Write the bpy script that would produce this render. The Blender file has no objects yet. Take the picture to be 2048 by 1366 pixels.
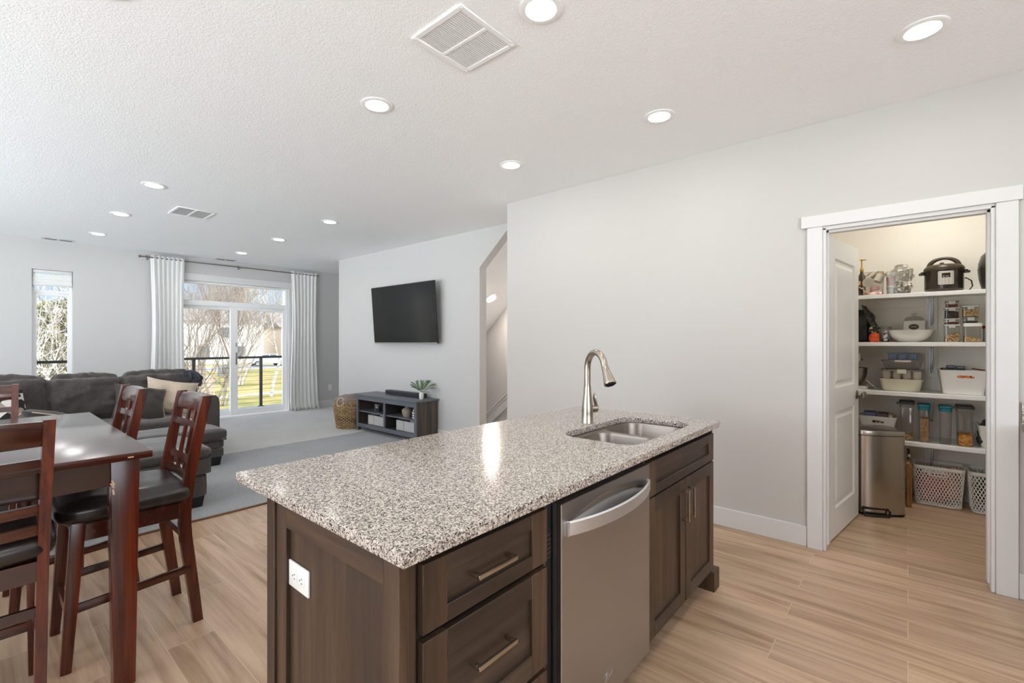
import bpy, bmesh, math, random
from mathutils import Vector, Matrix, noise
R = math.radians
scene = bpy.context.scene
COL = scene.collection

# ------------------------------------------------------------------ camera, world, sun, exposure
cam_d = bpy.data.cameras.new('camera')
cam = bpy.data.objects.new('camera', cam_d)
COL.objects.link(cam)
cam.location = (0, 0, 1.335)
cam.rotation_euler = (R(90), 0, R(-49.4))
cam_d.sensor_fit = 'HORIZONTAL'
cam_d.sensor_width = 36.0
cam_d.lens = 16.242
cam_d.shift_y = 1.0 / 2048
cam_d.clip_start = 0.02
cam_d.clip_end = 600
scene.camera = cam

world = bpy.data.worlds.new('sky')
scene.world = world
world.use_nodes = True
wn = world.node_tree
wbg = wn.nodes['Background']
# pale blue winter sky; behind and left of the house an added glow brightens the rooms
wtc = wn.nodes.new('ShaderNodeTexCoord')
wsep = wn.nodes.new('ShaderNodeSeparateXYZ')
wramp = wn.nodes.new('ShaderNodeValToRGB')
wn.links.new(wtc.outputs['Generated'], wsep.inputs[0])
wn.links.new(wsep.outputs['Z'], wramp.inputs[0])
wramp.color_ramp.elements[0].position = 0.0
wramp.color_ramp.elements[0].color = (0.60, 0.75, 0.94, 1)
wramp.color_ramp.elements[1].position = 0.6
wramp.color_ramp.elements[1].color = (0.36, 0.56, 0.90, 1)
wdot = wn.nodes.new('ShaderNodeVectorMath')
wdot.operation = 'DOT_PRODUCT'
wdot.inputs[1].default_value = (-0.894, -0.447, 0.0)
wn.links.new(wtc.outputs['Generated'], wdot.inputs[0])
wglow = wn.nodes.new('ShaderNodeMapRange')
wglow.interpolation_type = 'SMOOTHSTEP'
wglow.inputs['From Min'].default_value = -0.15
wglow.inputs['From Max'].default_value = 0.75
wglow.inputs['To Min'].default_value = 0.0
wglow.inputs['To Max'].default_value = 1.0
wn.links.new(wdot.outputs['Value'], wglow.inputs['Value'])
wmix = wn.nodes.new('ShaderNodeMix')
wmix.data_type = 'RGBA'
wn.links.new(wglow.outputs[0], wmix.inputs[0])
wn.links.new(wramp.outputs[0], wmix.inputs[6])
wgr = wn.nodes.new('ShaderNodeValToRGB')            # added fill glow, stronger below the horizon to lift the ceiling
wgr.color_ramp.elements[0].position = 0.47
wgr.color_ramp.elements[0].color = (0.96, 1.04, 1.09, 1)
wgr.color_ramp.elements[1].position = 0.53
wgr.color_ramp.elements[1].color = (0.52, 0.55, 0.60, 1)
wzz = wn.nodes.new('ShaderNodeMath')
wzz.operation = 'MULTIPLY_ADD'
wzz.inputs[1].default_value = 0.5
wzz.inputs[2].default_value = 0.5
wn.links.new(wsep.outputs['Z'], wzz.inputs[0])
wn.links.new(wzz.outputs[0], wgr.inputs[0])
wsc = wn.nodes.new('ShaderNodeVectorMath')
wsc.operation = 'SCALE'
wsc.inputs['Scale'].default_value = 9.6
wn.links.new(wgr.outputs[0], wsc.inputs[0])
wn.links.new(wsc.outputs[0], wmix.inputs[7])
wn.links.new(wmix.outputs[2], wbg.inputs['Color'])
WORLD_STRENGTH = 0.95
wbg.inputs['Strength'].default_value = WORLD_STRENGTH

sun_d = bpy.data.lights.new('sun', 'SUN')
sun_d.energy = 6.0
sun_d.angle = R(0.6)
sun_d.color = (1.0, 0.95, 0.86)
sun = bpy.data.objects.new('sun', sun_d)
COL.objects.link(sun)
sun.rotation_euler = (R(50), 0, R(38))       # high, from behind the house: lights the lawn, not the rooms

vs = scene.view_settings
scene.display_settings.display_device = 'sRGB'
vs.view_transform = 'Standard'
vs.look = 'None'
vs.gamma = 1.0
vs.use_curve_mapping = False
vs.exposure = 0.27
LED = 58.0                                   # radiance of each recessed LED lens
scene.cycles.use_denoising = True
scene.cycles.max_bounces = 10
scene.cycles.diffuse_bounces = 6
scene.cycles.transparent_max_bounces = 24
scene.cycles.sample_clamp_indirect = 6.0
scene.cycles.caustics_reflective = False
scene.cycles.caustics_refractive = False

# ------------------------------------------------------------------ materials
def lin(r, g=None, b=None):
    if g is None:
        g = b = r
    f = lambda c: (c / 12.92) if c <= 0.04045 else ((c + 0.055) / 1.055) ** 2.4
    return (f(r / 255), f(g / 255), f(b / 255), 1)

MATS = {}
def newmat(name):
    m = bpy.data.materials.new(name)
    m.use_nodes = True
    nt = m.node_tree
    b = nt.nodes['Principled BSDF']
    MATS[name] = m
    return m, nt, b

def coords(nt, scale=(1, 1, 1), rot=(0, 0, 0), world_space=False):
    if world_space:
        g = nt.nodes.new('ShaderNodeNewGeometry')
        out = g.outputs['Position']
    else:
        g = nt.nodes.new('ShaderNodeTexCoord')
        out = g.outputs['Object']
    mp = nt.nodes.new('ShaderNodeMapping')
    mp.inputs['Scale'].default_value = scale
    mp.inputs['Rotation'].default_value = rot
    nt.links.new(out, mp.inputs[0])
    return mp.outputs[0]

def ramp(nt, src, stops, interp='LINEAR'):
    r = nt.nodes.new('ShaderNodeValToRGB')
    r.color_ramp.interpolation = interp
    e = r.color_ramp.elements
    e[0].position, e[0].color = stops[0]
    e[1].position, e[1].color = stops[-1]
    for p, c in stops[1:-1]:
        k = e.new(p)
        k.color = c
    nt.links.new(src, r.inputs[0])
    return r.outputs[0]

def noise_tex(nt, vec, scale, detail=4, rough=0.55, dist=0.0):
    n = nt.nodes.new('ShaderNodeTexNoise')
    n.inputs['Scale'].default_value = scale
    n.inputs['Detail'].default_value = detail
    n.inputs['Roughness'].default_value = rough
    n.inputs['Distortion'].default_value = dist
    nt.links.new(vec, n.inputs['Vector'])
    return n.outputs['Fac']

def mixc(nt, a, b, fac, mode='MIX'):
    m = nt.nodes.new('ShaderNodeMix')
    m.data_type = 'RGBA'
    m.blend_type = mode
    for sock, v in ((m.inputs[6], a), (m.inputs[7], b), (m.inputs[0], fac)):
        if hasattr(v, 'is_linked') or isinstance(v, bpy.types.NodeSocket):
            nt.links.new(v, sock)
        else:
            sock.default_value = v
    return m.outputs[2]

def bump(nt, b, src, strength, dist=0.01):
    n = nt.nodes.new('ShaderNodeBump')
    n.inputs['Strength'].default_value = strength
    n.inputs['Distance'].default_value = dist
    nt.links.new(src, n.inputs['Height'])
    nt.links.new(n.outputs[0], b.inputs['Normal'])

def pm(name, col, rough=0.5, metal=0.0, var=None, bmp=None, coat=0.0, spec=None, sheen=0.0):
    """principled; var=(scale or xyz scale, second colour, detail); bmp=(scale or xyz, strength, distance)"""
    m, nt, b = newmat(name)
    b.inputs['Base Color'].default_value = col
    b.inputs['Roughness'].default_value = rough
    b.inputs['Metallic'].default_value = metal
    b.inputs['Coat Weight'].default_value = coat
    b.inputs['Coat Roughness'].default_value = 0.08
    if spec is not None:
        b.inputs['Specular IOR Level'].default_value = spec
    if sheen:
        b.inputs['Sheen Weight'].default_value = sheen
    if var:
        sc, c2, det = var
        vec = coords(nt, sc if isinstance(sc, tuple) else (sc,) * 3)
        f = noise_tex(nt, vec, 1.0, det, 0.6)
        nt.links.new(ramp(nt, f, [(0.34, col), (0.66, c2)]), b.inputs['Base Color'])
    if bmp:
        sc, st, ds = bmp
        vec = coords(nt, sc if isinstance(sc, tuple) else (sc,) * 3)
        bump(nt, b, noise_tex(nt, vec, 1.0, 5, 0.6), st, ds)
    return m

def wood(name, c1, c2, c3, grain='z', rough=0.35, coat=0.0, freq=26.0, world_space=False):
    m, nt, b = newmat(name)
    s = {'x': (1.3, freq, freq), 'y': (freq, 1.3, freq), 'z': (freq, freq, 1.3)}[grain]
    vec = coords(nt, s, world_space=world_space)
    f1 = noise_tex(nt, vec, 1.0, 8, 0.62, 0.6)
    s2 = tuple(v * 0.16 if v > 2 else v * 0.5 for v in s)
    f2 = noise_tex(nt, coords(nt, s2, world_space=world_space), 1.0, 3, 0.5, 0.8)
    a = ramp(nt, f1, [(0.30, c1), (0.5, c2), (0.72, c3)])
    d = ramp(nt, f2, [(0.35, (0.62, 0.60, 0.58, 1)), (0.65, (1.1, 1.1, 1.1, 1))])
    nt.links.new(mixc(nt, a, d, 1.0, 'MULTIPLY'), b.inputs['Base Color'])
    b.inputs['Roughness'].default_value = rough
    b.inputs['Coat Weight'].default_value = coat
    b.inputs['Coat Roughness'].default_value = 0.2
    bump(nt, b, f1, 0.06, 0.002)
    return m

def thin_glass(name, tint=(1, 1, 1, 1), refl=0.06, rough=0.02):
    m = bpy.data.materials.new(name)
    m.use_nodes = True
    nt = m.node_tree
    nt.nodes.clear()
    o = nt.nodes.new('ShaderNodeOutputMaterial')
    t = nt.nodes.new('ShaderNodeBsdfTransparent')
    t.inputs[0].default_value = tint
    g = nt.nodes.new('ShaderNodeBsdfGlossy')
    g.inputs['Roughness'].default_value = rough
    lw = nt.nodes.new('ShaderNodeLayerWeight')
    lw.inputs['Blend'].default_value = 0.25
    mr = nt.nodes.new('ShaderNodeMath')
    mr.operation = 'MULTIPLY_ADD'
    mr.inputs[1].default_value = 0.35
    mr.inputs[2].default_value = refl
    nt.links.new(lw.outputs['Facing'], mr.inputs[0])
    x = nt.nodes.new('ShaderNodeMixShader')
    nt.links.new(mr.outputs[0], x.inputs[0])
    nt.links.new(t.outputs[0], x.inputs[1])
    nt.links.new(g.outputs[0], x.inputs[2])
    nt.links.new(x.outputs[0], o.inputs[0])
    MATS[name] = m
    return m

def emis(name, col, strength):
    m, nt, b = newmat(name)
    b.inputs['Base Color'].default_value = col
    b.inputs['Emission Color'].default_value = col
    b.inputs['Emission Strength'].default_value = strength
    return m

def granite_mat():
    m, nt, b = newmat('granite')
    vec = coords(nt)
    wob = nt.nodes.new('ShaderNodeTexNoise')
    wob.inputs['Scale'].default_value = 60
    nt.links.new(vec, wob.inputs['Vector'])
    add = nt.nodes.new('ShaderNodeMix')
    add.data_type = 'VECTOR'
    add.inputs[0].default_value = 0.012
    nt.links.new(vec, add.inputs[4])
    nt.links.new(wob.outputs['Color'], add.inputs[5])
    def vor(scale):
        v = nt.nodes.new('ShaderNodeTexVoronoi')
        v.inputs['Scale'].default_value = scale
        nt.links.new(add.outputs[1], v.inputs['Vector'])
        s = nt.nodes.new('ShaderNodeSeparateColor')
        nt.links.new(v.outputs['Color'], s.inputs[0])
        return s
    s1 = vor(270)
    s2 = vor(360)
    base = ramp(nt, s1.outputs[0], [(0.0, lin(216, 206, 195)), (0.26, lin(196, 187, 178)), (0.52, lin(168, 159, 151)),
                                    (0.74, lin(130, 122, 114)), (0.87, lin(86, 79, 73)), (0.945, lin(36, 33, 31))], 'CONSTANT')
    speck = ramp(nt, s2.outputs[1], [(0.0, lin(38, 34, 31)), (0.085, lin(120, 108, 98)), (0.15, lin(234, 226, 215)), (1.0, lin(234, 226, 215))], 'CONSTANT')
    msk = ramp(nt, s2.outputs[1], [(0.0, (1, 1, 1, 1)), (0.15, (0, 0, 0, 1)), (1.0, (0, 0, 0, 1))], 'CONSTANT')
    nt.links.new(mixc(nt, base, speck, msk), b.inputs['Base Color'])
    b.inputs['Roughness'].default_value = 0.13
    b.inputs['Specular IOR Level'].default_value = 0.45
    return m

def plank_mat():
    m, nt, b = newmat('oak_plank')
    vec = coords(nt, (1, 1, 1), (0, 0, R(90)), True)
    br = nt.nodes.new('ShaderNodeTexBrick')
    br.offset = 0.37
    br.inputs['Scale'].default_value = 1.0
    br.inputs['Brick Width'].default_value = 1.22
    br.inputs['Row Height'].default_value = 0.182
    br.inputs['Mortar Size'].default_value = 0.0016
    br.inputs['Mortar Smooth'].default_value = 0.2
    br.inputs['Color1'].default_value = (0, 0, 0, 1)
    br.inputs['Color2'].default_value = (1, 1, 1, 1)
    br.inputs['Mortar'].default_value = (0.5, 0.5, 0.5, 1)
    nt.links.new(vec, br.inputs['Vector'])
    # shift the grain from plank to plank
    g = nt.nodes.new('ShaderNodeNewGeometry')
    mp = nt.nodes.new('ShaderNodeMapping')
    mp.inputs['Scale'].default_value = (15.0, 0.9, 1)
    off = nt.nodes.new('ShaderNodeVectorMath')
    off.operation = 'MULTIPLY'
    off.inputs[1].default_value = (9.0, 31.0, 0)
    nt.links.new(br.outputs['Color'], off.inputs[0])
    add = nt.nodes.new('ShaderNodeVectorMath')
    nt.links.new(g.outputs['Position'], add.inputs[0])
    nt.links.new(off.outputs[0], add.inputs[1])
    nt.links.new(add.outputs[0], mp.inputs[0])
    f1 = noise_tex(nt, mp.outputs[0], 1.0, 9, 0.62, 1.1)
    col = ramp(nt, f1, [(0.28, lin(148, 118, 92)), (0.44, lin(180, 150, 122)), (0.58, lin(200, 171, 143)), (0.75, lin(212, 186, 160))])
    tint = ramp(nt, br.outputs['Color'], [(0.0, (0.86, 0.85, 0.84, 1)), (1.0, (1.05, 1.04, 1.03, 1))])
    c = mixc(nt, col, tint, 1.0, 'MULTIPLY')
    c = mixc(nt, c, lin(208, 182, 154), br.outputs['Fac'])
    nt.links.new(c, b.inputs['Base Color'])
    b.inputs['Roughness'].default_value = 0.36
    bump(nt, b, f1, 0.10, 0.002)
    return m

def ceiling_mat():
    m, nt, b = newmat('ceiling_texture')
    b.inputs['Base Color'].default_value = lin(245, 246, 247)
    b.inputs['Roughness'].default_value = 0.75
    vec = coords(nt, (1, 1, 1), (0, 0, 0), True)
    f = noise_tex(nt, vec, 55, 3, 0.5, 1.5)
    r = ramp(nt, f, [(0.42, (0, 0, 0, 1)), (0.58, (1, 1, 1, 1))])
    bump(nt, b, r, 0.28, 0.004)
    return m

def wall_mat(name, col):
    m, nt, b = newmat(name)
    b.inputs['Base Color'].default_value = col
    b.inputs['Roughness'].default_value = 0.6
    vec = coords(nt, (1, 1, 1), (0, 0, 0), True)
    bump(nt, b, noise_tex(nt, vec, 70, 3, 0.5, 0.8), 0.05, 0.003)
    return m

def carpet_mat(name, c1, c2, c3):
    m, nt, b = newmat(name)
    vec = coords(nt, (1, 1, 1), (0, 0, 0), True)
    f = noise_tex(nt, vec, 160, 6, 0.8)
    big = noise_tex(nt, vec, 2.2, 3, 0.6, 0.5)
    c = ramp(nt, f, [(0.35, c1), (0.5, c2), (0.65, c3)])
    d = ramp(nt, big, [(0.3, (0.92, 0.92, 0.92, 1)), (0.7, (1.04, 1.04, 1.04, 1))])
    nt.links.new(mixc(nt, c, d, 1.0, 'MULTIPLY'), b.inputs['Base Color'])
    b.inputs['Roughness'].default_value = 0.95
    b.inputs['Specular IOR Level'].default_value = 0.1
    b.inputs['Sheen Weight'].default_value = 0.25
    bump(nt, b, f, 0.6, 0.01)
    return m

def cells(name, scale, stops, rough=0.7):
    m, nt, b = newmat(name)
    v = nt.nodes.new('ShaderNodeTexVoronoi')
    v.inputs['Scale'].default_value = scale
    nt.links.new(coords(nt), v.inputs['Vector'])
    s = nt.nodes.new('ShaderNodeSeparateColor')
    nt.links.new(v.outputs['Color'], s.inputs[0])
    nt.links.new(ramp(nt, s.outputs[0], stops, 'CONSTANT'), b.inputs['Base Color'])
    b.inputs['Roughness'].default_value = rough
    bump(nt, b, v.outputs['Distance'], 0.5, 0.01)
    return m

granite = granite_mat()
plank = plank_mat()
ceil_m = ceiling_mat()
paint = wall_mat('wall_paint', lin(196, 193, 189))
paint_far = wall_mat('wall_paint_living', lin(200, 199, 197))
pantry_paint = wall_mat('pantry_paint', lin(232, 228, 219))
trim_white = pm('trim_white', lin(218, 217, 216), 0.38)
door_white = pm('door_white', lin(226, 225, 222), 0.28)
vinyl = pm('vinyl_frame', lin(240, 240, 240), 0.35)
carpet_far = carpet_mat('carpet_light', lin(184, 181, 176), lin(208, 206, 202), lin(224, 222, 219))
carpet_near = carpet_mat('carpet_grey', lin(136, 137, 139), lin(166, 168, 170), lin(188, 190, 193))
transition = pm('transition_strip', lin(120, 84, 58), 0.45, var=((4, 40, 40), lin(92, 62, 42), 3))
cab_z = wood('cabinet_wood_upright', lin(52, 38, 28), lin(72, 54, 40), lin(92, 71, 54), 'z', 0.42)
cab_x = wood('cabinet_wood_level', lin(44, 34, 28), lin(62, 49, 40), lin(82, 66, 54), 'x', 0.42)
cab_y = wood('cabinet_wood_cross', lin(52, 38, 28), lin(72, 54, 40), lin(90, 70, 53), 'y', 0.42)
cab_dark = pm('cabinet_shadow_gap', lin(20, 17, 15), 0.7)
cherry_x = wood('cherry_wood_x', lin(38, 15, 10), lin(66, 27, 17), lin(92, 40, 24), 'x', 0.18, 0.9, 34)
cherry_y = wood('cherry_wood_y', lin(36, 14, 10), lin(58, 24, 16), lin(80, 34, 22), 'y', 0.2, 0.5, 34)
cherry_z = wood('cherry_wood_z', lin(48, 18, 10), lin(86, 34, 18), lin(118, 52, 27), 'z', 0.26, 0.35, 34)
leather = pm('black_leather', lin(32, 28, 26), 0.3, bmp=(160, 0.08, 0.003), var=(5.0, lin(46, 39, 36), 3), coat=0.15)
steel = pm('stainless_steel', lin(178, 178, 180), 0.34, 1.0, bmp=((4, 4, 400), 0.03, 0.001))
steel_h = pm('steel_handle', lin(226, 227, 230), 0.42, 1.0)
steel_sink = pm('sink_steel', lin(150, 143, 134), 0.36, 1.0, bmp=((300, 8, 8), 0.03, 0.001))
nickel = pm('brushed_nickel', lin(186, 176, 163), 0.26, 1.0, bmp=((60, 60, 500), 0.03, 0.001))
hinge_m = pm('satin_nickel', lin(150, 142, 134), 0.35, 1.0)
chrome = pm('chrome', lin(225, 225, 225), 0.08, 1.0)
black_plastic = pm('black_plastic', lin(18, 17, 17), 0.4)
matte_black = pm('matte_black', lin(14, 14, 15), 0.6)
white_plastic = pm('white_plastic', lin(232, 231, 228), 0.35)
slot_dark = pm('dark_slot', lin(30, 29, 28), 0.8)
sofa_m = pm('charcoal_chenille', lin(50, 45, 42), 0.9, var=(120, lin(76, 70, 65), 5), bmp=(150, 0.35, 0.006), sheen=0.35)
sofa_dk = pm('sofa_welt', lin(46, 43, 42), 0.9)
beige_cloth = pm('beige_cloth', lin(190, 172, 150), 0.9, var=(90, lin(210, 193, 172), 4), bmp=(110, 0.3, 0.004), sheen=0.3)
brown_cloth = pm('dark_brown_cloth', lin(42, 36, 31), 0.85, var=(60, lin(56, 48, 42), 4), bmp=(90, 0.25, 0.004), sheen=0.3)
denim = pm('dark_denim', lin(44, 46, 54), 0.85, var=(30, lin(70, 72, 82), 4), bmp=(120, 0.3, 0.004))
curtain_m = pm('white_curtain', lin(232, 232, 230), 0.85, bmp=(260, 0.12, 0.002), sheen=0.2)
grey_rod = pm('rod_metal', lin(150, 147, 143), 0.3, 1.0)
tv_black = pm('tv_screen', lin(14, 14, 16), 0.17, spec=0.4)
tv_edge = pm('tv_bezel', lin(30, 30, 31), 0.35)
tv_silver = pm('tv_silver_edge', lin(178, 178, 178), 0.35, 0.8)
stand_top = pm('stand_grey', lin(104, 108, 116), 0.42, var=((60, 3, 60), lin(88, 92, 100), 5))
stand_side = wood('stand_grey_oak', lin(58, 50, 45), lin(84, 74, 66), lin(106, 94, 85), 'z', 0.5, 0.0, 40)
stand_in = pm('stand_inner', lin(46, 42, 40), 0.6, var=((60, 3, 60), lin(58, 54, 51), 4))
cube_m = pm('grey_fabric_bin', lin(176, 174, 172), 0.9, var=(160, lin(196, 194, 192), 4), bmp=(180, 0.3, 0.003))
wicker = pm('wicker', lin(120, 92, 62), 0.7, var=(38, lin(196, 166, 124), 4))
leaf_m = pm('palm_leaf', lin(58, 92, 50), 0.5, var=(40, lin(104, 136, 86), 3))
ceramic = pm('white_ceramic', lin(232, 230, 224), 0.2, coat=0.4)
stone_vase = pm('stone_vase', lin(168, 154, 140), 0.75, var=(20, lin(142, 128, 116), 4))
win_glass = thin_glass('window_glass', (0.97, 0.98, 0.98, 1), 0.03, 0.0)
box_glass = thin_glass('clear_plastic', (0.86, 0.86, 0.85, 1), 0.05, 0.05)
bag_glass = thin_glass('cloudy_plastic', (0.80, 0.79, 0.77, 1), 0.12, 0.25)
grey_glass = thin_glass('smoky_plastic', (0.86, 0.85, 0.84, 1), 0.06, 0.05)
led_m = emis('led_lens', (1.0, 0.98, 0.95, 1), LED)
led_pantry = emis('led_lens_pantry', (1.0, 0.95, 0.85, 1), LED * 4.2)
led_stair = emis('led_lens_stair', (1.0, 0.88, 0.79, 1), LED * 6.0)

# ------------------------------------------------------------------ geometry helpers
class MB:
    """collects shapes and links them as ONE mesh object"""
    def __init__(s):
        s.V, s.F, s.M, s.mi = [], [], [], 0
    def add(s, vs, fs):
        k = len(s.V)
        s.V += [Vector(v) for v in vs]
        for f in fs:
            s.F.append([i + k for i in f])
            s.M.append(s.mi)
        return s
    def _bm(s, bm, mat=None):
        bm.verts.index_update()
        vs = [v.co.copy() for v in bm.verts]
        if mat is not None:
            vs = [mat @ v for v in vs]
        fs = [[v.index for v in f.verts] for f in bm.faces]
        bm.free()
        return s.add(vs, fs)
    def obox(s, size, mat, bev=0.0, seg=2):
        bm = bmesh.new()
        bmesh.ops.create_cube(bm, size=1.0)
        for v in bm.verts:
            v.co = Vector((v.co.x * size[0], v.co.y * size[1], v.co.z * size[2]))
        if bev > 0:
            bmesh.ops.bevel(bm, geom=bm.edges[:], offset=min(bev, 0.49 * min(size)), segments=seg, affect='EDGES', profile=0.5)
        return s._bm(bm, mat)
    def box(s, x0, x1, y0, y1, z0, z1, bev=0.0, seg=2):
        return s.obox((abs(x1 - x0), abs(y1 - y0), abs(z1 - z0)),
                      Matrix.Translation(((x0 + x1) / 2, (y0 + y1) / 2, (z0 + z1) / 2)), bev, seg)
    def bar(s, p0, p1, w, t, up=(0, 0, 1), bev=0.0, w1=None, t1=None):
        """straight bar from p0 to p1, w across, t along up; optional end size"""
        p0, p1 = Vector(p0), Vector(p1)
        d = (p1 - p0)
        L = d.length
        d.normalize()
        x = d.cross(Vector(up)).normalized()
        y = x.cross(d).normalized()
        m = Matrix((x, y, d)).transposed().to_4x4()
        m.translation = p0
        w1 = w if w1 is None else w1
        t1 = t if t1 is None else t1
        bm = bmesh.new()
        vs = [bm.verts.new((sx * (w if k == 0 else w1) / 2, sy * (t if k == 0 else t1) / 2, k * L))
              for k in (0, 1) for sx, sy in ((-1, -1), (1, -1), (1, 1), (-1, 1))]
        for f in ((3, 2, 1, 0), (4, 5, 6, 7), (0, 1, 5, 4), (1, 2, 6, 5), (2, 3, 7, 6), (3, 0, 4, 7)):
            bm.faces.new([vs[i] for i in f])
        if bev:
            bmesh.ops.bevel(bm, geom=bm.edges[:], offset=bev, segments=2, affect='EDGES', profile=0.5)
        return s._bm(bm, m)
    def loft(s, rings, cap=True, closed=False):
        n = len(rings[0])
        vs = [v for r in rings for v in r]
        fs = []
        m = len(rings)
        for i in range(m if closed else m - 1):
            a, b = i * n, ((i + 1) % m) * n
            for j in range(n):
                fs.append((a + j, a + (j + 1) % n, b + (j + 1) % n, b + j))
        if cap and not closed:
            fs.append(tuple(range(n - 1, -1, -1)))
            fs.append(tuple(range((m - 1) * n, m * n)))
        return s.add(vs, fs)
    def tube(s, pts, r, n=10, closed=False, cap=True, flat=1.0):
        pts = [Vector(p) for p in pts]
        m = len(pts)
        rs = r if isinstance(r, (list, tuple)) else [r] * m
        up = None
        rings = []
        for i, p in enumerate(pts):
            a = pts[(i - 1) % m] if (i > 0 or closed) else p
            b = pts[(i + 1) % m] if (i < m - 1 or closed) else p
            t = (b - a).normalized()
            if up is None:
                up = Vector((0, 0, 1)) if abs(t.z) < 0.9 else Vector((1, 0, 0))
            x = t.cross(up)
            if x.length < 1e-5:
                x = t.orthogonal()
            x.normalize()
            up = x.cross(t).normalized()
            rings.append([p + (x * math.cos(2 * math.pi * k / n) + up * math.sin(2 * math.pi * k / n) * flat) * rs[i] for k in range(n)])
        return s.loft(rings, cap, closed)
    def cyl(s, p0, p1, r0, r1=None, n=20):
        return s.tube([p0, p1], [r0, r0 if r1 is None else r1], n)
    def lathe(s, prof, c=(0, 0, 0), n=32, sx=1.0, sy=1.0, sup=None):
        """profile of (r, z); closed with caps where r is 0; sup = superellipse exponent"""
        rings = []
        for r, z in prof:
            ring = []
            for k in range(n):
                a = 2 * math.pi * k / n
                ca, sa = math.cos(a), math.sin(a)
                if sup:
                    q = (abs(ca) ** sup + abs(sa) ** sup) ** (-1.0 / sup)
                    ca, sa = ca * q, sa * q
                ring.append(Vector((c[0] + max(r, 1e-5) * sx * ca, c[1] + max(r, 1e-5) * sy * sa, c[2] + z)))
            rings.append(ring)
        return s.loft(rings, True)
    def prism(s, poly, axis, a, b):
        """poly = 2d points; axis x: (y,z), y: (x,z), z: (x,y)"""
        f = {'x': lambda p, t: (t, p[0], p[1]), 'y': lambda p, t: (p[0], t, p[1]), 'z': lambda p, t: (p[0], p[1], t)}[axis]
        return s.loft([[Vector(f(p, a)) for p in poly], [Vector(f(p, b)) for p in poly]])
    def sph(s, c, r, n=12):
        r = r if isinstance(r, (tuple, list)) else (r, r, r)
        prof = [(math.sin(math.pi * i / n), -math.cos(math.pi * i / n)) for i in range(n + 1)]
        rings = [[Vector((c[0] + max(q, 1e-4) * r[0] * math.cos(2 * math.pi * k / (2 * n)),
                          c[1] + max(q, 1e-4) * r[1] * math.sin(2 * math.pi * k / (2 * n)), c[2] + z * r[2])) for k in range(2 * n)] for q, z in prof]
        return s.loft(rings, True)
    def sheet(s, f, nu, nv):
        vs = [Vector(f(i / nu, j / nv)) for j in range(nv + 1) for i in range(nu + 1)]
        w = nu + 1
        return s.add(vs, [(j * w + i, j * w + i + 1, (j + 1) * w + i + 1, (j + 1) * w + i) for j in range(nv) for i in range(nu)])
    def soft(s, c, half, r, puff=0.0, n=14, nz=0.0, nsc=6.0, seed=0.0, mat=None, tb=True):
        """soft rounded block: puff bulges each face, nz crumples it"""
        bm = bmesh.new()
        bmesh.ops.create_cube(bm, size=2.0)
        bmesh.ops.subdivide_edges(bm, edges=bm.edges[:], cuts=n, use_grid_fill=True)
        h = Vector(half)
        for v in bm.verts:
            u = v.co.copy()
            p = Vector((u.x * h.x, u.y * h.y, u.z * h.z))
            q = Vector([max(-(h[i] - r), min(h[i] - r, p[i])) for i in range(3)])
            d = p - q
            if d.length > 1e-9:
                d.normalize()
            o = q + d * r
            b = Vector((u.x * (1 - u.y ** 4) * (1 - u.z ** 4) if abs(u.x) > 0.999 else 0,
                        u.y * (1 - u.x ** 4) * (1 - u.z ** 4) if abs(u.y) > 0.999 else 0,
                        u.z * (1 - u.x ** 4) * (1 - u.y ** 4) if abs(u.z) > 0.999 and tb else 0))
            o += b * puff
            if nz:
                w = Vector((o.x + seed * 3.1, o.y - seed * 1.7, o.z + seed)) * nsc
                o += d * (noise.noise(w) * nz + noise.noise(w * 2.3) * nz * 0.5)
            v.co = o
        m = Matrix.Translation(c) if mat is None else mat
        return s._bm(bm, m)
    def pillow(s, w, h, t, mat, n=16, nz=0.008, seed=0.0, pinch=0.06):
        for sg in (1, -1):
            def f(a, b, sg=sg):
                u, v = 2 * a - 1, 2 * b - 1
                th = t * ((1 - u ** 4) * (1 - v ** 4)) ** 0.6
                k = 1 - pinch * (1 - abs(u * v)) * (u * u + v * v) * 0.6
                p = Vector((u * w / 2 * k, sg * th / 2, v * h / 2 * k))
                p.y += noise.noise(Vector((u * 2.1 + seed, v * 2.1, sg + seed))) * nz * (1 - u ** 6) * (1 - v ** 6)
                return mat @ p
            if sg == 1:
                s.sheet(lambda a, b: f(1 - a, b), n, n)
            else:
                s.sheet(f, n, n)
        return s
    def build(s, name, mat, parent=None, local=False, smooth=True, ang=38, mods=None):
        me = bpy.data.meshes.new(name)
        vs = s.V
        if parent is not None and not local:
            inv = WM[parent.name].inverted()
            vs = [inv @ v for v in vs]
        me.from_pydata([tuple(v) for v in vs], [], s.F)
        for m in (mat if isinstance(mat, (list, tuple)) else [mat]):
            me.materials.append(m)
        for p, k in zip(me.polygons, s.M):
            p.material_index = k
        bm = bmesh.new()
        bm.from_mesh(me)
        bmesh.ops.recalc_face_normals(bm, faces=bm.faces[:])
        bm.to_mesh(me)
        bm.free()
        if smooth:
            me.polygons.foreach_set('use_smooth', [True] * len(me.polygons))
            me.set_sharp_from_angle(angle=R(ang))
        o = bpy.data.objects.new(name, me)
        COL.objects.link(o)
        if parent is not None:
            o.parent = parent
            WM[o.name] = WM[parent.name]
        else:
            WM[o.name] = Matrix()
        return o

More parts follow.
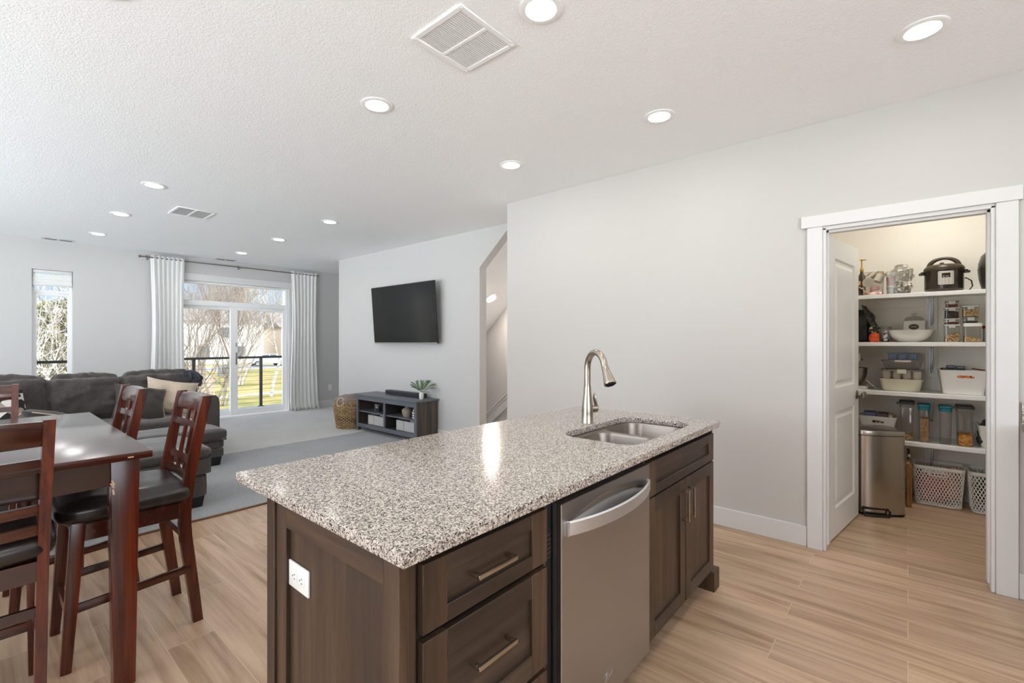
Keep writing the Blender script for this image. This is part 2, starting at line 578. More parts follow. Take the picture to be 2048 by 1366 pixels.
WM = {}
def tag(o, label, cat, group=None, kind=None):
    if label:
        o['label'] = label
    if cat:
        o['category'] = cat
    if group:
        o['group'] = group
    if kind:
        o['kind'] = kind
    return o
def thing(name, label, cat, loc=(0, 0, 0), rz=0.0, group=None):
    o = bpy.data.objects.new(name, None)
    COL.objects.link(o)
    o.location = loc
    o.rotation_euler = (0, 0, rz)
    o.empty_display_size = 0.1
    WM[o.name] = Matrix.Translation(loc) @ Matrix.Rotation(rz, 4, 'Z')
    return tag(o, label, cat, group)
def struct(o):
    o['kind'] = 'structure'
    return o
def dup(root, loc, rz, label, group=None):
    r = root.copy()
    COL.objects.link(r)
    r.location = loc
    r.rotation_euler = (0, 0, rz)
    r['label'] = label
    if group:
        r['group'] = group
    for ch in list(root.children):
        c = ch.copy()
        COL.objects.link(c)
        c.parent = r
        for g in list(ch.children):
            d = g.copy()
            COL.objects.link(d)
            d.parent = c
    return r
def text_mesh(name, txt, size, mat4, m, parent, ext=0.0006):
    cu = bpy.data.curves.new(name, 'FONT')
    cu.body = txt
    cu.size = size
    cu.extrude = ext
    cu.align_x = 'CENTER'
    cu.align_y = 'CENTER'
    tmp = bpy.data.objects.new('tmp', cu)
    COL.objects.link(tmp)
    dg = bpy.context.evaluated_depsgraph_get()
    me = bpy.data.meshes.new_from_object(tmp.evaluated_get(dg))
    bpy.data.objects.remove(tmp)
    me.transform(WM[parent.name].inverted() @ mat4)
    me.materials.clear()
    me.materials.append(m)
    o = bpy.data.objects.new(name, me)
    COL.objects.link(o)
    o.parent = parent
    WM[o.name] = WM[parent.name]
    return o
def axes(origin, x, y):
    """matrix whose local x and y run along the given directions"""
    x = Vector(x).normalized()
    y = Vector(y).normalized()
    z = x.cross(y)
    m = Matrix((x, y, z)).transposed().to_4x4()
    m.translation = Vector(origin)
    return m
def cut_wall(mb, axis, a, b, u0, u1, z0, z1, holes):
    """slab between a and b on an axis, spanning u and z, with rectangular holes (u0,u1,z0,z1)"""
    us = sorted({u0, u1, *[h[0] for h in holes], *[h[1] for h in holes]})
    zs = sorted({z0, z1, *[h[2] for h in holes], *[h[3] for h in holes]})
    def solid(i, j):
        if not (0 <= i < len(us) - 1 and 0 <= j < len(zs) - 1):
            return False
        cu, cz = (us[i] + us[i + 1]) / 2, (zs[j] + zs[j + 1]) / 2
        return not any(h[0] < cu < h[1] and h[2] < cz < h[3] for h in holes)
    P = (lambda t, u, z: (t, u, z)) if axis == 'x' else (lambda t, u, z: (u, t, z))
    for i in range(len(us) - 1):
        for j in range(len(zs) - 1):
            if not solid(i, j):
                continue
            p, q, c, d = us[i], us[i + 1], zs[j], zs[j + 1]
            for t in (a, b):
                mb.add([P(t, p, c), P(t, q, c), P(t, q, d), P(t, p, d)], [(0, 1, 2, 3)])
            for di, dj, e in ((-1, 0, (p, p, c, d)), (1, 0, (q, q, c, d)), (0, -1, (p, q, c, c)), (0, 1, (p, q, d, d))):
                if not solid(i + di, j + dj):
                    k = e
                    if di:
                        mb.add([P(a, k[0], k[2]), P(b, k[0], k[2]), P(b, k[0], k[3]), P(a, k[0], k[3])], [(0, 1, 2, 3)])
                    else:
                        mb.add([P(a, k[0], k[2]), P(b, k[0], k[2]), P(b, k[1], k[2]), P(a, k[1], k[2])], [(0, 1, 2, 3)])
    return mb

CZ = 2.745
XL, YB = -3.2, -2.6            # the rooms go on behind the camera to here
# ------------------------------------------------------------------ the setting
struct(MB().box(XL, 5.6, YB, 4.03, -0.12, 0).build('floor', plank, smooth=False))
struct(MB().box(XL, 5.75, 4.03, 6.10, -0.12, 0.010).build('floor', carpet_near, smooth=False))
struct(MB().box(XL, 5.75, 6.10, 9.05, -0.12, 0.017).build('floor', carpet_far, smooth=False))
struct(MB().box(XL, 4.13, 4.012, 4.036, 0.0, 0.012, 0.004).build('trim_1', transition))

mb = MB()
mb.prism([(XL - .1, YB - .1), (4.25, YB - .1), (4.25, 7.49), (5.75, 7.49), (5.75, 9.3), (XL - .1, 9.3)], 'z', CZ, CZ + 0.12)
struct(mb.build('ceiling', ceil_m, smooth=False))
struct(MB().box(4.25, 5.6, -1.2, 0.9, CZ, CZ + 0.12).build('ceiling', pantry_paint, smooth=False))

# right wall with the pantry doorway
mb = MB()
cut_wall(mb, 'x', 3.55, 3.67, YB, 3.107, 0, CZ, [(-0.348, 0.408, -0.01, 2.062)])
mb.box(3.67, 4.25, 2.98, 3.107, 0, CZ)
struct(mb.build('wall_right', paint, smooth=False))
# living room wall with the stair opening
mb = MB()
mb.prism([(4.075, 0), (7.495, 0), (7.495, CZ), (3.528, CZ), (4.075, 2.270)], 'x', 4.13, 4.25)
mb.box(4.25, 5.75, 7.375, 7.495, 0, CZ)
struct(mb.build('wall_living', paint_far, smooth=False))
mb = MB()
mb.box(5.63, 5.75, 7.495, 9.05, 0, CZ)
struct(mb.build('wall_nook', paint_far, smooth=False))
# far wall: narrow window and sliding door
mb = MB()
cut_wall(mb, 'y', 9.05, 9.22, XL, 5.75, 0, CZ, [(0.52, 0.93, 0.55, 2.335), (2.20, 3.95, -0.01, 2.36)])
struct(mb.build('wall_far', paint_far, smooth=False))
# left and back walls (behind the picture), with window openings added to brighten the ceiling
mb = MB()
cut_wall(mb, 'x', XL - 0.15, XL, YB, 9.2, 0, CZ, [(0.9, 4.6, 0.1, 2.45), (5.4, 7.3, 0.1, 2.45)])
struct(mb.build('wall_left', paint, smooth=False))
mb = MB()
cut_wall(mb, 'y', YB - 0.15, YB, XL, 3.67, 0, CZ, [(-2.4, 1.2, 0.95, 2.35)])
struct(mb.build('wall_back', paint, smooth=False))
# pantry shell
mb = MB()
mb.box(5.40, 5.52, -1.2, 0.9, 0, CZ)
struct(mb.build('wall_pantry_back', pantry_paint, smooth=False))
struct(MB().box(3.67, 5.40, 0.62, 0.74, 0, CZ).build('wall_pantry_left', pantry_paint, smooth=False))
struct(MB().box(3.67, 5.40, -1.02, -0.90, 0, CZ).build('wall_pantry_right', pantry_paint, smooth=False))
# stairwell
mb = MB()
mb.box(5.20, 5.32, 1.2, 7.375, 0, 4.6)
struct(mb.build('wall_stair', paint_far, smooth=False))
mb = MB()
mb.box(4.25, 5.20, 1.1, 1.22, 0, 4.6)
mb.box(4.13, 4.25, 1.2, 3.6, CZ + .12, 4.6)
struct(mb.build('wall_stair_end', paint_far, smooth=False))
mb = MB()
sl = lambda y: 2.271 + 0.868 * (4.075 - y)
mb.prism([(5.6, sl(5.6)), (1.2, sl(1.2)), (1.2, sl(1.2) + .12), (5.6, sl(5.6) + .12)], 'x', 4.25, 5.20)
struct(mb.build('ceiling_stair', ceil_m, smooth=False))
mb = MB()
poly = []
n = 11
for i in range(n):
    y = 3.95 - i * 0.235
    poly += [(y, i * 0.19), (y, (i + 1) * 0.19)]
poly += [(3.95 - n * 0.235, n * 0.19), (3.95 - n * 0.235, 0)]
mb.prism(poly, 'x', 4.26, 5.185)
struct(mb.build('stair_steps', carpet_far, smooth=False))
mb = MB()
sk = lambda y: 0.22 + 0.80 * (4.99 - y)
mb.prism([(5.4, sk(5.4) - .03), (2.4, sk(2.4) - .03), (2.4, sk(2.4)), (5.4, sk(5.4))], 'x', 5.165, 5.20)
mb.prism([(5.4, sk(5.4) - .22), (2.4, sk(2.4) - .22), (2.4, sk(2.4) - .03), (5.4, sk(5.4) - .03)], 'x', 5.18, 5.20)
mb.prism([(5.4, sk(5.4) - .075), (2.4, sk(2.4) - .075), (2.4, sk(2.4) - .055), (5.4, sk(5.4) - .055)], 'x', 5.172, 5.20)
struct(mb.build('trim_2', trim_white, smooth=False))

# baseboards
def baseboard(name, x0, x1, y0, y1, h=0.132, z=0.0):
    struct(MB().box(x0, x1, y0, y1, z, z + h, 0.003, 1).build(name, trim_white))
baseboard('baseboard_right', 3.536, 3.55, 0.50, 3.107)
baseboard('baseboard_right', 3.536, 3.55, YB, -0.438)
baseboard('baseboard_living', 4.116, 4.13, 4.075, 7.495, z=0.01)
baseboard('baseboard_far', 3.98, 5.63, 9.036, 9.05, z=0.015)
baseboard('baseboard_far', XL, 2.10, 9.036, 9.05, z=0.015)
baseboard('baseboard_pantry', 5.386, 5.40, -0.90, 0.62)

# pantry door casing and jamb
mb = MB()
mb.box(3.528, 3.55, 0.414, 0.499, 0, 2.073, 0.002, 1)
mb.box(3.528, 3.55, -0.437, -0.354, 0, 2.073, 0.002, 1)
mb.box(3.522, 3.55, -0.452, 0.531, 2.073, 2.150, 0.002, 1)
mb.box(3.54, 3.68, 0.396, 0.414, 0, 2.062, 0.002, 1)
mb.box(3.54, 3.68, -0.354, -0.336, 0, 2.062, 0.002, 1)
mb.box(3.54, 3.68, -0.354, 0.414, 2.050, 2.073, 0.002, 1)
mb.box(3.575, 3.625, 0.384, 0.398, 0.03, 2.052, 0.002, 1)
mb.box(3.575, 3.625, -0.338, -0.324, 0.03, 2.052, 0.002, 1)
mb.box(3.575, 3.625, -0.338, 0.398, 2.036, 2.052, 0.002, 1)
struct(mb.build('trim_3', trim_white))

# the open two-panel pantry door, swung inwards
dv = Vector((0.990, -0.139, 0)).normalized()      # from the hinge to the free edge
dn = Vector((-dv.y, dv.x, 0)) * -1                # towards the viewer's side of the door
dh = Vector((3.70, 0.392, 0))
DM = axes(dh, dv, (0, 0, 1))                      # local x along the door, y up, z = face normal
if DM.to_3x3().col[2].dot(dn) < 0:
    pass
door = bpy.data.objects.new('door_1', None)
COL.objects.link(door)
door.location = dh
WM[door.name] = Matrix.Translation(dh)
struct(door)
def dbox(mb, x0, x1, z0, z1, d0, d1, bev=0.0):
    m = axes(dh + dv * ((x0 + x1) / 2) + Vector((0, 0, (z0 + z1) / 2)) + dn * ((d0 + d1) / 2), dv, (0, 0, 1))
    mb.obox((abs(x1 - x0), abs(z1 - z0), abs(d1 - d0)), m, bev)
W_, T_ = 0.740, 0.035
mb = MB()
st = 0.118
for x0, x1, z0, z1 in ((0, st, 0.012, 2.046), (W_ - st, W_, 0.012, 2.046), (st, W_ - st, 0.012, 0.20), (st, W_ - st, 0.86, 1.02), (st, W_ - st, 1.905, 2.046)):
    dbox(mb, x0, x1, z0, z1, -T_, 0.0)
def raised(mb, x0, x1, z0, z1, side):
    """moulded panel: bevelled recess, flat, raised field"""
    s0 = 0.0 if side > 0 else -T_
    rects = [(0, 0), (0.012, -0.010), (0.030, -0.010), (0.052, -0.003), (0.06, -0.003)]
    rings = []
    for ins, dep in rects:
        d = s0 + dep * side
        q = [(x0 + ins, z0 + ins), (x1 - ins, z0 + ins), (x1 - ins, z1 - ins), (x0 + ins, z1 - ins)]
        rings.append([dh + dv * a + Vector((0, 0, b)) + dn * d for a, b in q])
    k = len(mb.V)
    vs = [v for r in rings for v in r]
    fs = [(i * 4 + j, i * 4 + (j + 1) % 4, (i + 1) * 4 + (j + 1) % 4, (i + 1) * 4 + j) for i in range(len(rings) - 1) for j in range(4)]
    fs.append(tuple(range((len(rings) - 1) * 4, len(rings) * 4)))
    mb.add(vs, fs)
for z0, z1 in ((0.20, 0.86), (1.02, 1.905)):
    for sd in (1, -1):
        raised(mb, st, W_ - st, z0, z1, sd)
mb.build('door_panel', door_white, door, smooth=False)
for z in (0.338, 1.09, 1.842):
    h = MB()
    m = axes(dh + dv * -0.0015 + Vector((0, 0, z)) + dn * -0.0165, dn, (0, 0, 1))
    h.obox((0.030, 0.089, 0.003), m, 0.0014)
    h.cyl(dh + Vector((-0.008, 0.008, z - 0.045)) - dn * 0.038, dh + Vector((-0.008, 0.008, z + 0.045)) - dn * 0.038, 0.006, n=10)
    h.build('hinge', hinge_m, door)
k = MB()
kp = dh + dv * (W_ - 0.065) + Vector((0, 0, 0.935))
for sg in (1, -1):
    b = kp + (dn * 0.0 if sg > 0 else dn * -T_)
    d = dn * sg
    k.tube([b, b + d * .006, b + d * .010, b + d * .011, b + d * .030, b + d * .034, b + d * .042, b + d * .054, b + d * .062, b + d * .064],
           [.033, .033, .026, .011, .010, .016, .026, .027, .017, .001], 20)
k.build('door_knob', hinge_m, door)

# ------------------------------------------------------------------ ceiling fittings
def can_light(x, y, label, m=None, group='recessed ceiling lights', z=CZ, cat='ceiling light'):
    t = thing('recessed_light', label, cat, (x, y, z), 0, group)
    a = MB()
    a.lathe([(.093, 0.0), (.093, -.004), (.086, -.007), (.066, -.006), (.063, .0), (.093, 0.0)], (x, y, z), 40)
    a.build('trim_ring', vinyl, t)
    b = MB()
    b.lathe([(.0, -.0052), (.045, -.005), (.0625, -.0035), (.0625, 0.0)], (x, y, z), 32)
    b.build('lens', m or led_m, t)
    return t
first = None
lights = [
    (1.565, 1.18, 'recessed light at the top edge of the photo beside the big ceiling vent'),
    (2.79, -0.05, 'recessed light in the top right corner above the pantry side'),
    (1.565, 2.40, 'recessed light left of the ceiling centre, above the near end of the island overhang'),
    (2.79, 1.18, 'recessed light above the sink end of the island, beside the right wall'),
    (2.79, 2.40, 'recessed light nearest the outer corner of the long right wall'),
    (1.06, 5.15, 'largest recessed light of the row on the left, left of the square living room vent'),
    (1.06, 6.58, 'middle recessed light of the row above the sofa back'),
    (1.06, 8.01, 'farthest recessed light of the left row, nearest the narrow window'),
    (2.725, 5.15, 'recessed light above and left of the television, nearest of its row'),
    (2.74, 6.57, 'middle recessed light of the row in front of the sliding door'),
    (2.77, 8.01, 'farthest recessed light, straight above the sliding door'),
    (0.33, 1.18, 'round recessed ceiling light outside the picture over the kitchen behind the camera'),
    (0.33, -0.05, 'round recessed ceiling light outside the picture over the kitchen behind the camera'),
    (1.565, -0.05, 'round recessed ceiling light outside the picture over the kitchen behind the camera'),
    (1.565, -1.4, 'round recessed ceiling light outside the picture over the kitchen behind the camera'),
    (2.79, -1.4, 'round recessed ceiling light outside the picture over the kitchen behind the camera'),
    (0.33, 2.40, 'recessed light just above the top left frame edge over the dining table'),
]
for x, y, lb in lights:
    if first is None:
        first = can_light(x, y, lb)
    else:
        dup(first, (x, y, CZ), 0, lb)
can_light(4.72, -0.15, 'recessed light in the pantry ceiling out of view', led_pantry, None)
# on the sloping stair ceiling
t = thing('stair_light', 'round light on the sloping stairwell ceiling seen through the opening', 'ceiling light', (4.736, 4.448, sl(4.448)))
nrm = Vector((0, -0.868, -1)).normalized()
cpt = Vector((4.736, 4.448, sl(4.448)))
def slope_light(t, cpt):
    MB().tube([cpt + nrm * 0.002, cpt + nrm * .006, cpt + nrm * .007], [.093, .093, .066], 32).build('trim_ring', trim_white, t)
    MB().tube([cpt + nrm * .0072, cpt + nrm * .011], [.0655, .055], 32).build('lens', led_stair, t)
slope_light(t, cpt)
t = thing('stair_light', 'round light higher on the stairwell ceiling, hidden behind the long right wall', 'ceiling light', (4.736, 2.9, sl(2.9)))
slope_light(t, Vector((4.736, 2.9, sl(2.9))))

def return_vent(x0, x1, y0, y1, bar_x, label):
    t = thing('return_air_vent', label, 'ceiling vent', ((x0 + x1) / 2, (y0 + y1) / 2, CZ), 0, 'return air grilles')
    b = 0.026
    f = MB()
    z0, z1 = CZ - 0.010, CZ - 0.0005
    xm = (x0 + x1) / 2
    ym = (y0 + y1) / 2
    f.box(x0, x1, y0, y0 + b, z0, z1, .003, 1)
    f.box(x0, x1, y1 - b, y1, z0, z1, .003, 1)
    f.box(x0, x0 + b, y0 + b, y1 - b, z0, z1, .003, 1)
    f.box(x1 - b, x1, y0 + b, y1 - b, z0, z1, .003, 1)
    f.box(xm - .009, xm + .009, y0 + b, y1 - b, z0, z1, .002, 1)
    for sx in (x0 + .013, x1 - .013):
        for sy in (y0 + .013, y1 - .013):
            f.cyl((sx, sy, z0), (sx, sy, z0 - .002), .005, n=10)
    f.build('frame', vinyl, t)
    MB().box(x0 + b, x1 - b, y0 + b, y1 - b, CZ - 0.003, CZ - 0.0004).build('backing', slot_dark, t)
    for a, c in ((x0 + b, xm - .009), (xm + .009, x1 - b)):
        g = MB()
        n = 24
        for i in range(n):
            yy = y0 + b + (y1 - y0 - 2 * b) * (i + .5) / n
            g.obox((c - a, .0116, .0012), Matrix.Translation(((a + c) / 2, yy, CZ - .0066)) @ Matrix.Rotation(R(12), 4, 'X'))
        g.build('louvre_grille', vinyl, t, smooth=False)
    return t
return_vent(1.318, 1.672, 1.408, 1.746, 'x', 'large white return air grille at the top centre above the island')
return_vent(1.378, 1.730, 5.735, 6.125, 'x', 'white return air grille farther away in the living room ceiling')
def register(x0, x1, y0, y1, label):
    t = thing('supply_register', label, 'ceiling vent', ((x0 + x1) / 2, (y0 + y1) / 2, CZ), 0, 'supply air registers')
    MB().box(x0, x1, y0, y1, CZ - .007, CZ - .0005, .003, 1).build('frame', trim_white, t)
    s = MB()
    n = 20
    for i in range(n):
        if i in (9, 10):
            continue
        xx = x0 + .03 + (x1 - x0 - .06) * (i + .5) / n
        s.box(xx - .0035, xx + .0035, y0 + .025, y1 - .025, CZ - .0078, CZ - .0066)
    s.build('slot_row', slot_dark, t, smooth=False)
register(0.60, 0.93, 8.80, 8.95, 'small slotted supply register in the far left ceiling above the narrow window')
register(2.65, 2.97, 8.78, 8.93, 'small supply register in the ceiling above the sliding door')

# ------------------------------------------------------------------ windows, sliding door, curtains
def win_root(name, loc):
    o = bpy.data.objects.new(name, None)
    COL.objects.link(o)
    o.location = loc
    WM[o.name] = Matrix.Translation(loc)
    return struct(o)
w1 = win_root('window_1', (0.725, 9.13, 0.55))
f = MB()
ya, yb = 9.11, 9.17
for b in ((0.52, 0.552, 0.55, 2.335), (0.900, 0.93, 0.55, 2.335), (0.552, 0.900, 0.55, 0.60), (0.552, 0.900, 2.31, 2.335), (0.552, 0.900, 2.015, 2.055)):
    f.box(b[0], b[1], ya, yb, b[2], b[3], .004, 1)
for b in ((0.552, 0.572, 0.60, 2.015), (0.880, 0.900, 0.60, 2.015), (0.572, 0.880, 1.985, 2.015), (0.572, 0.880, 0.60, 0.63)):
    f.box(b[0], b[1], 9.12, 9.16, b[2], b[3], .003, 1)
f.build('window_frame', vinyl, w1)
g = MB()
g.box(0.572, 0.880, 9.138, 9.142, 0.63, 1.985)
g.box(0.552, 0.900, 9.138, 9.142, 2.055, 2.31)
g.build('window_pane', win_glass, w1, smooth=False)
MB().box(0.50, 0.95, 9.03, 9.11, 0.532, 0.55, .004, 1).build('window_sill', trim_white, w1)
t = thing('cellular_shade', 'raised white cellular shade at the top of the narrow window', 'window shade', (0.725, 9.09, 2.11))
MB().box(0.528, 0.922, 9.072, 9.105, 2.29, 2.333, .004).build('headrail', trim_white, t)
s = MB()
pr = []
for i in range(9):
    z = 2.135 + i * 0.0172
    pr += [(9.078 if i % 2 else 9.072, z)]
for i in range(8, -1, -1):
    pr += [(9.099 if i % 2 else 9.105, 2.135 + i * 0.0172)]
s.prism(pr, 'x', 0.53, 0.92)
s.build('pleated_fabric', curtain_m, t)
MB().box(0.529, 0.921, 9.072, 9.105, 2.112, 2.136, .004).build('bottom_rail', trim_white, t)

# sliding door with a transom
sd = win_root('door_2', (3.07, 9.13, 0))
f = MB()
for b in ((2.20, 2.245, 0.0, 2.36), (3.905, 3.95, 0.0, 2.36), (2.245, 3.905, 2.325, 2.36), (2.245, 3.905, 1.955, 2.04), (2.245, 3.905, 0.0, 0.045)):
    f.box(b[0], b[1], 9.085, 9.20, b[2], b[3], .004, 1)
f.build('door_frame', vinyl, sd)
def leaf(x0, x1, y0, y1, sl, sr):
    p = MB()
    p.box(x0, x0 + sl, y0, y1, 0.045, 1.955, .004, 1)
    p.box(x1 - sr, x1, y0, y1, 0.045, 1.955, .004, 1)
    p.box(x0 + sl, x1 - sr, y0, y1, 0.045, 0.125, .004, 1)
    p.box(x0 + sl, x1 - sr, y0, y1, 1.90, 1.955, .004, 1)
    o = p.build('door_leaf', vinyl, sd)
    ym = (y0 + y1) / 2
    MB().box(x0 + sl, x1 - sr, ym - .003, ym + .003, 0.125, 1.90).build('glass', win_glass, o, smooth=False)
    return o
leaf(2.245, 3.05, 9.145, 9.185, 0.035, 0.075)
lf = leaf(2.965, 3.905, 9.095, 9.135, 0.115, 0.045)
MB().box(2.245, 3.905, 9.140, 9.146, 2.04, 2.325).build('transom_glass', win_glass, sd, smooth=False)
h = MB()
h.box(3.045, 3.065, 9.080, 9.096, 0.93, 1.15, .006)
h.box(3.048, 3.062, 9.090, 9.097, 1.25, 1.32, .003)
h.build('handle', grey_rod, lf)
c = MB()
c.box(2.09, 4.06, 9.03, 9.05, 2.36, 2.475, .003, 1)
c.box(2.11, 2.20, 9.03, 9.05, 0.015, 2.36, .003, 1)
c.box(3.95, 4.04, 9.03, 9.05, 0.015, 2.36, .003, 1)
struct(c.build('trim_4', trim_white))

rod = thing('curtain_rod', 'long grey curtain rod running above the sliding door', 'curtain rod', (3.07, 8.96, 2.655))
r = MB()
r.cyl((1.69, 8.96, 2.655), (4.46, 8.96, 2.655), .0095, n=14)
r.build('rod', grey_rod, rod)
for x in (1.69, 4.46):
    sg = -1 if x < 3 else 1
    MB().tube([(x, 8.96, 2.655), (x + sg * .008, 8.96, 2.655), (x + sg * .01, 8.96, 2.655), (x + sg * .035, 8.96, 2.655), (x + sg * .037, 8.96, 2.655)], [.012, .012, .018, .018, .012], 16).build('finial', grey_rod, rod)
for x in (1.77, 3.07, 4.40):
    b = MB()
    b.box(x - .012, x + .012, 9.036, 9.049, 2.62, 2.69, .003)
    b.bar((x, 9.04, 2.655), (x, 8.97, 2.640), .012, .012)
    b.tube([(x, 8.975, 2.655), (x, 8.966, 2.643), (x, 8.953, 2.643), (x, 8.945, 2.655)], .004, 8)
    b.build('bracket', grey_rod, rod)
def curtain(x0, x1, folds, label, seed, flare):
    t = MB()
    def f(a, b):
        z = 2.695 - b * (2.695 - 0.022)
        env = 0.024 + 0.026 * min(1, b * 1.4)
        ph = folds * 2 * math.pi * a + 0.6 * math.sin(3 * b + seed)
        amp = env * (0.75 + 0.35 * math.sin(5.3 * a + seed))
        xc = (x0 + x1) / 2
        wd = (x1 - x0) * (1.0 - 0.10 * math.sin(math.pi * min(1, b * 1.3)) + flare * max(0, b - .75))
        x = xc + (a - .5) * wd + 0.012 * math.sin(2 * ph + 1.0) + 0.02 * b * math.sin(seed + 4 * b)
        y = 8.958 + amp * math.sin(ph) - 0.012 * b - (0.05 * (b - .93) / .07 if b > .93 else 0) * (0.5 + 0.5 * math.sin(3 * ph / 2))
        return (x, y, z)
    t.sheet(f, 150, 40)
    o = t.build('curtain', curtain_m)
    sm = o.modifiers.new('thickness', 'SOLIDIFY')
    sm.thickness = 0.003
    return tag(o, label, 'curtain')
curtain(1.80, 2.235, 7, 'white pleated curtain left of the sliding door, behind the sofa', 0.4, 0.0)
curtain(3.965, 4.47, 7, 'white curtain right of the sliding door, its hem pooling on the carpet', 2.1, 0.25)

def outlet(name, label, origin, right, up, horiz=False):
    """duplex outlet: plate with two receptacles"""
    m0 = axes(origin, right, up)
    t = thing(name, label, 'electrical outlet', origin)
    w, h = 0.072, 0.117
    k = (0, 1) if not horiz else (1, 0)
    p = MB()
    p.obox((h if horiz else w, w if horiz else h, .006), m0 @ Matrix.Translation((0, 0, .003)), .0025)
    p.build('cover_plate', white_plastic, t)
    for sg in (-1, 1):
        off = (sg * .021, 0) if horiz else (0, sg * .021)
        r = MB()
        r.lathe([(.0165, .006), (.0165, .0078), (.0155, .0083), (.0, .0083)], (0, 0, 0), 24, 1.0, 1.0, 3.0)
        r.V = [m0 @ (v + Vector((off[0], off[1], 0))) for v in r.V]
        r.build('receptacle', white_plastic, t)
        q = MB()
        for a, b in ((-.006, .004), (.006, .004)):
            d = (a, b) if not horiz else (b, a)
            q.obox((.0018, .007, .0008) if not horiz else (.007, .0018, .0008), m0 @ Matrix.Translation((off[0] + d[0], off[1] + d[1], .0085)))
        d = (0, -.007) if not horiz else (-.007, 0)
        q.cyl(m0 @ Vector((off[0] + d[0], off[1] + d[1], .008)), m0 @ Vector((off[0] + d[0], off[1] + d[1], .0089)), .0022, n=10)
        q.build('slot', slot_dark, t, smooth=False)
    q = MB()
    q.cyl(m0 @ Vector((0, 0, .0058)), m0 @ Vector((0, 0, .0066)), .003, n=12)
    q.build('screw', white_plastic, t)
    return t
outlet('wall_outlet', 'white outlet plate low on the far wall right of the curtain', (4.79, 9.0495, 0.40), (1, 0, 0), (0, 0, 1))

# ------------------------------------------------------------------ outdoors: deck, lawn, trees, street
deck_m = pm('deck_membrane', lin(150, 146, 140), 0.9, var=(220, lin(196, 192, 186), 4), bmp=(200, 0.4, 0.004))
grass_m, nt, b = newmat('winter_lawn')
v = coords(nt, (1, 1, 1), (0, 0, 0), True)
f1 = noise_tex(nt, v, 0.45, 5, 0.65)
f2 = noise_tex(nt, v, 14, 6, 0.8)
c = ramp(nt, f1, [(0.36, lin(124, 122, 70)), (0.5, lin(158, 146, 88)), (0.62, lin(174, 152, 104))])
d = ramp(nt, f2, [(0.3, (0.65, 0.65, 0.62, 1)), (0.7, (1.15, 1.15, 1.1, 1))])
nt.links.new(mixc(nt, c, d, 1.0, 'MULTIPLY'), b.inputs['Base Color'])
b.inputs['Roughness'].default_value = 0.95
concrete = pm('concrete', lin(198, 192, 184), 0.9, var=(3, lin(178, 172, 164), 4))
asphalt = pm('asphalt', lin(150, 150, 152), 0.9)
rail_m = pm('rail_black', lin(34, 31, 30), 0.5)
bark = pm('grey_bark', lin(104, 95, 86), 0.9, var=(6, lin(142, 132, 120), 5))
bark_pale = pm('pale_bark', lin(178, 170, 158), 0.9, var=(5, lin(140, 130, 118), 4))
birch = pm('birch_bark', lin(224, 220, 212), 0.8, var=((6, 6, 26), lin(110, 102, 94), 3))
bark_red = pm('russet_bark', lin(132, 96, 78), 0.9, var=(5, lin(104, 78, 66), 4))
needle = cells('conifer_needles', 9, [(0.0, lin(64, 66, 44)), (0.4, lin(96, 96, 64)), (0.75, lin(124, 120, 84)), (1.0, lin(124, 120, 84))], 0.9)
siding_w = pm('white_siding', lin(206, 205, 203), 0.7)
siding_b = pm('beige_siding', lin(206, 190, 172), 0.75)
roof_m = pm('grey_shingle', lin(140, 134, 130), 0.9, var=(8, lin(116, 110, 108), 4))
fence_m = wood('fence_wood', lin(176, 150, 128), lin(200, 176, 154), lin(214, 192, 170), 'z', 0.8, 0, 14)
car_paint = pm('silver_paint', lin(196, 200, 206), 0.3, 0.4, coat=0.6)
GZ = -1.5
struct(MB().box(-120, 160, 10.9, 75, GZ - 0.3, GZ).build('lawn', grass_m, smooth=False))
struct(MB().prism([(-120, 75), (160, 75), (300, 300), (-260, 300)], 'z', GZ - .3, GZ - .05).build('far_ground', grass_m, smooth=False))
struct(MB().box(-120, 160, 52, 60, GZ - .1, GZ + .02).build('street', asphalt, smooth=False))
struct(MB().prism([(-20, 24.2), (60, 30.2), (60, 31.0), (-20, 25.0)], 'z', GZ - .1, GZ + .03).build('path', concrete, smooth=False))
struct(MB().box(-2.5, 7.0, 9.22, 10.72, -0.22, -0.05).build('deck', deck_m, smooth=False))
mb = MB()
mb.prism([(-260, -2), (-150, 9), (-60, 14), (0, 18), (40, 16.5), (90, 11), (160, 8), (260, -2)], 'y', 260, 300)
struct(mb.build('hill', pm('dry_hill', lin(168, 156, 140), 0.95, var=(0.15, lin(146, 138, 126), 5)), smooth=False))

def rail_section(x0, x1, posts, label):
    t = thing('deck_railing', label, 'railing', ((x0 + x1) / 2, 10.62, -0.05))
    MB().box(x0, x1, 10.585, 10.655, 0.985, 1.03, .004).build('top_rail', rail_m, t)
    for x in posts:
        p = MB()
        p.box(x - .025, x + .025, 10.595, 10.645, -.05, 0.985, .002, 1)
        p.box(x - .05, x + .05, 10.57, 10.67, -.05, -.04, .002, 1)
        p.build('post', rail_m, t)
    for k in range(10):
        MB().cyl((x0, 10.62, 0.045 + k * .093), (x1, 10.62, 0.045 + k * .093), .0028, n=6).build('cable', rail_m, t)
rail_section(-2.45, 6.9, (-2.2, -0.95, 0.25, 1.55, 2.81, 4.05, 5.3, 6.55), 'black metal deck railing with thin horizontal cables outside the sliding door')

